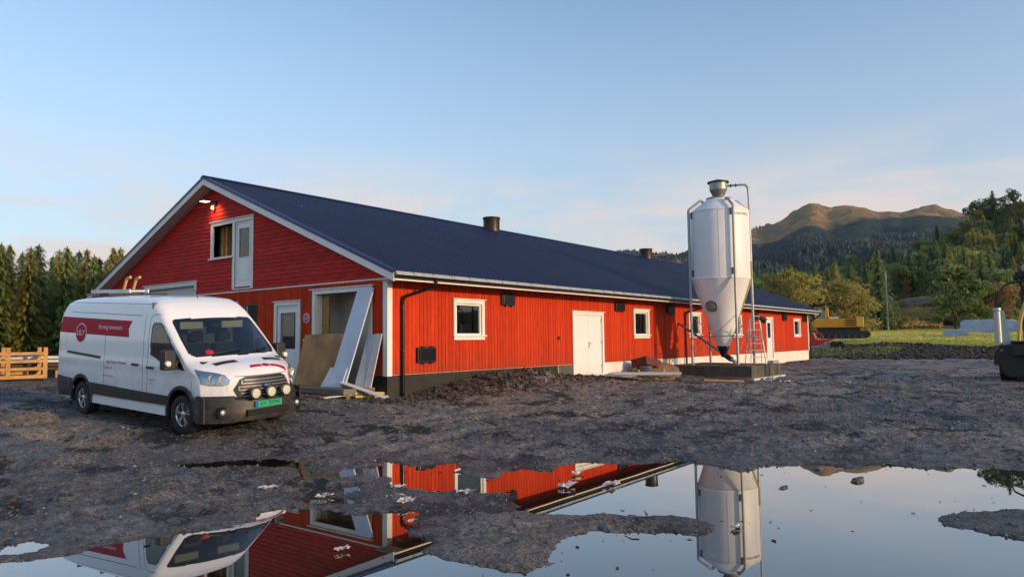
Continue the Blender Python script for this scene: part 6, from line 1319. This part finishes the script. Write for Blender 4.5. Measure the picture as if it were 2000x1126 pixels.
K('mirror_arm', MB().tube([(.16, -.2, 2.40), (.17, -.2, 2.62), (.25, -.2, 2.72), (.45, -.2, 2.78), (1.1, -.2, 2.83)], .022, 8), BLACK, smooth=50)
K('cab_pillar', MB().tube([(.60, -.1, 1.55), (.66, -.1, 1.95), (.80, -.1, 2.3), (1.0, -.1, 2.5), (1.3, -.1, 2.55)], .055, 10), mat('sun yellow pillar', (.62, .42, .10), .5), smooth=50)
K('roof_frame', MB().tube([(.55, -.1, 2.88), (1.1, -.1, 2.96), (1.9, -.1, 2.98), (2.3, -.1, 2.9)], .05, 8).bar((.55, -.1, 2.92), (1.10, -.1, 2.45), .06, .06).box((.6, -.1, 2.95), (2.3, 1.3, 3.02)), BLACK, smooth=40)
bevel(K('seat', MB().box((.75, .1, 1.55), (1.35, .3, 2.25)), BLACK), .06, 3)
K('rear_pillar', MB().bar((2.2, 1.2, 1.5), (2.2, 1.2, 3.0), .08, .08).bar((.75, 1.2, 1.5), (.75, 1.2, 3.0), .06, .06), BLACK)
for x in (.86, 1.05): MB().lathe([(.03, 0), (.075, .02), (.08, .09), (.06, .1), (0, .1)], (x, -.14, 3.08), 16, Matrix.Rotation(R(90), 4, 'X')).build('work_lamp', GALV, ldr, smooth=40)
K('tail_reflector', MB().box((.10, -.51, 1.12), (.20, -.50, 1.21)), mat('pale reflector', (.7, .7, .68), .3)); K('badge', MB().box((.75, -.91, 1.26), (.92, -.90, 1.30)), WHITE)
for ch in ldr.children:
    if not ch.name.startswith('wheel'):
        for v_ in ch.data.vertices: v_.co.z = v_.co.z*.83 if v_.co.z < 1.56 else 1.295+(v_.co.z-1.56)*1.58
# ================================================================== LEFT: crates and profiles
def crate(loc, rz, w_, d_, h_, nrows, lab, grp):
    r_ = empty('pine_crate', loc, rz, lab, 'crate', grp)
    for y in (-d_/2, d_/2):
        for k in range(nrows): MB().box((-w_/2, y-.012, .02+k*h_/nrows), (w_/2, y+.012, .02+k*h_/nrows+.095)).build('slat', WOODO, r_)
    for x in (-w_/2+.06, -w_/6, w_/6, w_/2-.06):
        for y in (-d_/2-.02, d_/2-.0): MB().box((x-.06, y, 0), (x+.06, y+.022, h_+.02)).build('post', WOODO, r_)
    for x in (-w_/2, w_/2):
        for k in range(nrows): MB().box((x-.012, -d_/2, .02+k*h_/nrows), (x+.012, d_/2, .02+k*h_/nrows+.095)).build('end_slat', WOODO, r_)
    for k in range(7): MB().box((-w_/2, -d_/2+k*d_/7+.01, 0.0), (w_/2, -d_/2+k*d_/7+.09, .02)).build('base_board', WOODO, r_)
    return r_
cx1, cy1 = azpt(73.6, 29.5); crate((cx1, cy1, gz(cx1, cy1)+.05), R(73.6-90)+R(6), 3.3, 1.1, 1.02, 4, 'orange slatted pine crate standing before the spruces behind the van', None)
q1x, q1y = azpt(69.6, 31); mpx = empty('sheet_stack', (q1x, q1y, gz(q1x, q1y)), R(69.6-90), 'stack of white topped panels on timber between crate and van tail', 'panel stack')
for k in range(4): bevel(MB().box((-1.8, -.5, .28+.13*k), (2.2, .5, .38+.13*k)).build('panel', mat('white topped panel', (.6, .62, .64), .4) if k > 1 else mat('dark panel edge', (.06, .04, .03), .7), mpx), .01, 1)
for x in (-1.2, .2, 1.6): MB().box((x-.3, -.5, .0), (x+.3, .5, .26)).build('timber_block', WOODO, mpx)
# small litter
LIT = mat('white film scraps', (.50, .48, .46), .6, var=.3, vs=20)
def scrap(x, y, s, seed):
    rs = np.random.RandomState(seed); n = 7; z = max(gz(x, y), .0)+.018; v = []; f = []
    g_ = rs.rand(n, n)*.5*s
    for i in range(n):
        for j in range(n): v.append((x+(i/n-.5)*s*1.6+rs.randn()*s*.08, y+(j/n-.5)*s+rs.randn()*s*.08, z+g_[i, j]*.5))
    for i in range(n-1):
        for j in range(n-1):
            if rs.rand() < .75: f.append((i*n+j, (i+1)*n+j, (i+1)*n+j+1, i*n+j+1))
    return MB().add(v, f)
SCR = [(-7.62, -6.28, .16), (-7.35, -6.95, .13), (-6.55, -7.3, .13), (-7.0, -7.75, .12), (-6.35, -8.2, .15), (-7.1, -8.0, .16), (-7.6, -8.6, .08), (-4.55, -8.55, .14), (-4.95, -9.3, .16), (-5.3, -8.9, .17), (-10.15, -4.7, .12), (-8.6, -8.8, .10), (13.4, -5.1, .5), (12.9, -5.9, .35), (-6.0, -11.2, .10), (-8.9, -2.6, .12)]
SL = ['first scrap of the row on the mud below the van front', 'flat scrap on the thin mud bar under the gable reflection', 'scrap beside the reddish shallow strip', 'narrow scrap on the middle of the mud bar', 'large scrap at the thick end of the mud bar', 'scrap by the reflected door frame', 'tiny scrap floating on the gable reflection', 'scrap floating on the reflected red wall', 'scrap where the spit meets the large puddle', 'paired scrap close to the reflected eave', 'scrap at the near shore left of the van reflection', 'scrap half sunk in the reflected gable', 'long sheet of film beside the silo slab footing', 'short film beside the silo slab footing', 'scrap floating near the silo reflection', 'scrap in the ruts below the van rear wheel']
for i, (x, y, s_) in enumerate(SCR): tag(scrap(x, y, s_, i).build('plastic_scrap', LIT), 'white plastic ' + SL[i], 'plastic scrap', 'white plastic scraps on the mud')
for i, (x, y, r_, a) in enumerate([(-6.2, -10.4, .22, .6), (-6.75, -10.6, .2, 1.2)]): tag(MB().tube([(x, y, .03), (x+r_*.5*math.cos(a), y+r_*.5*math.sin(a), .05), (x+r_*math.cos(a), y+r_*math.sin(a), .04)], [.008, .007, .004], 6).build('twig', BARK), 'thin brown twig on the mud spit', 'twig', 'twigs on the mud spit')
for i, (x, y, s_) in enumerate([(-3.0, -11.6, .13), (-2.4, -11.0, .09), (-3.9, -11.0, .07), (-2.15, -9.8, .06)]): stone('stone', (x, y, .0), s_, STONE, ['flat dark stone nearest the puddle shore in the silo reflection side', 'small stone in the sky reflection of the large puddle', 'stone in the large puddle next to the reflected silo', 'stone nearest the far shore in the sky reflection'][i], 'stone', 50+i, 'stones in the large puddle', (1.5, .6, .3))
HZ = .00006
# ---- thin air over the valley
hzm = bpy.data.materials.new('valley air'); hzm.use_nodes = True; _t = hzm.node_tree; _t.nodes.clear(); _o = _t.nodes.new('ShaderNodeOutputMaterial'); _v = _t.nodes.new('ShaderNodeVolumePrincipled')
_v.inputs['Color'].default_value = (.66, .82, 1, 1); _v.inputs['Density'].default_value = HZ; _v.inputs['Anisotropy'].default_value = .2; _t.links.new(_v.outputs[0], _o.inputs['Volume'])
tag(MB().box((-3300, -3300, -6), (3300, 3300, 520)).build('haze', hzm), 'thin bluish evening haze in the valley', kind='stuff')
print('faces', sum(len(o.data.polygons) for o in bpy.data.objects if o.type == 'MESH'), 'objects', len(bpy.data.objects))
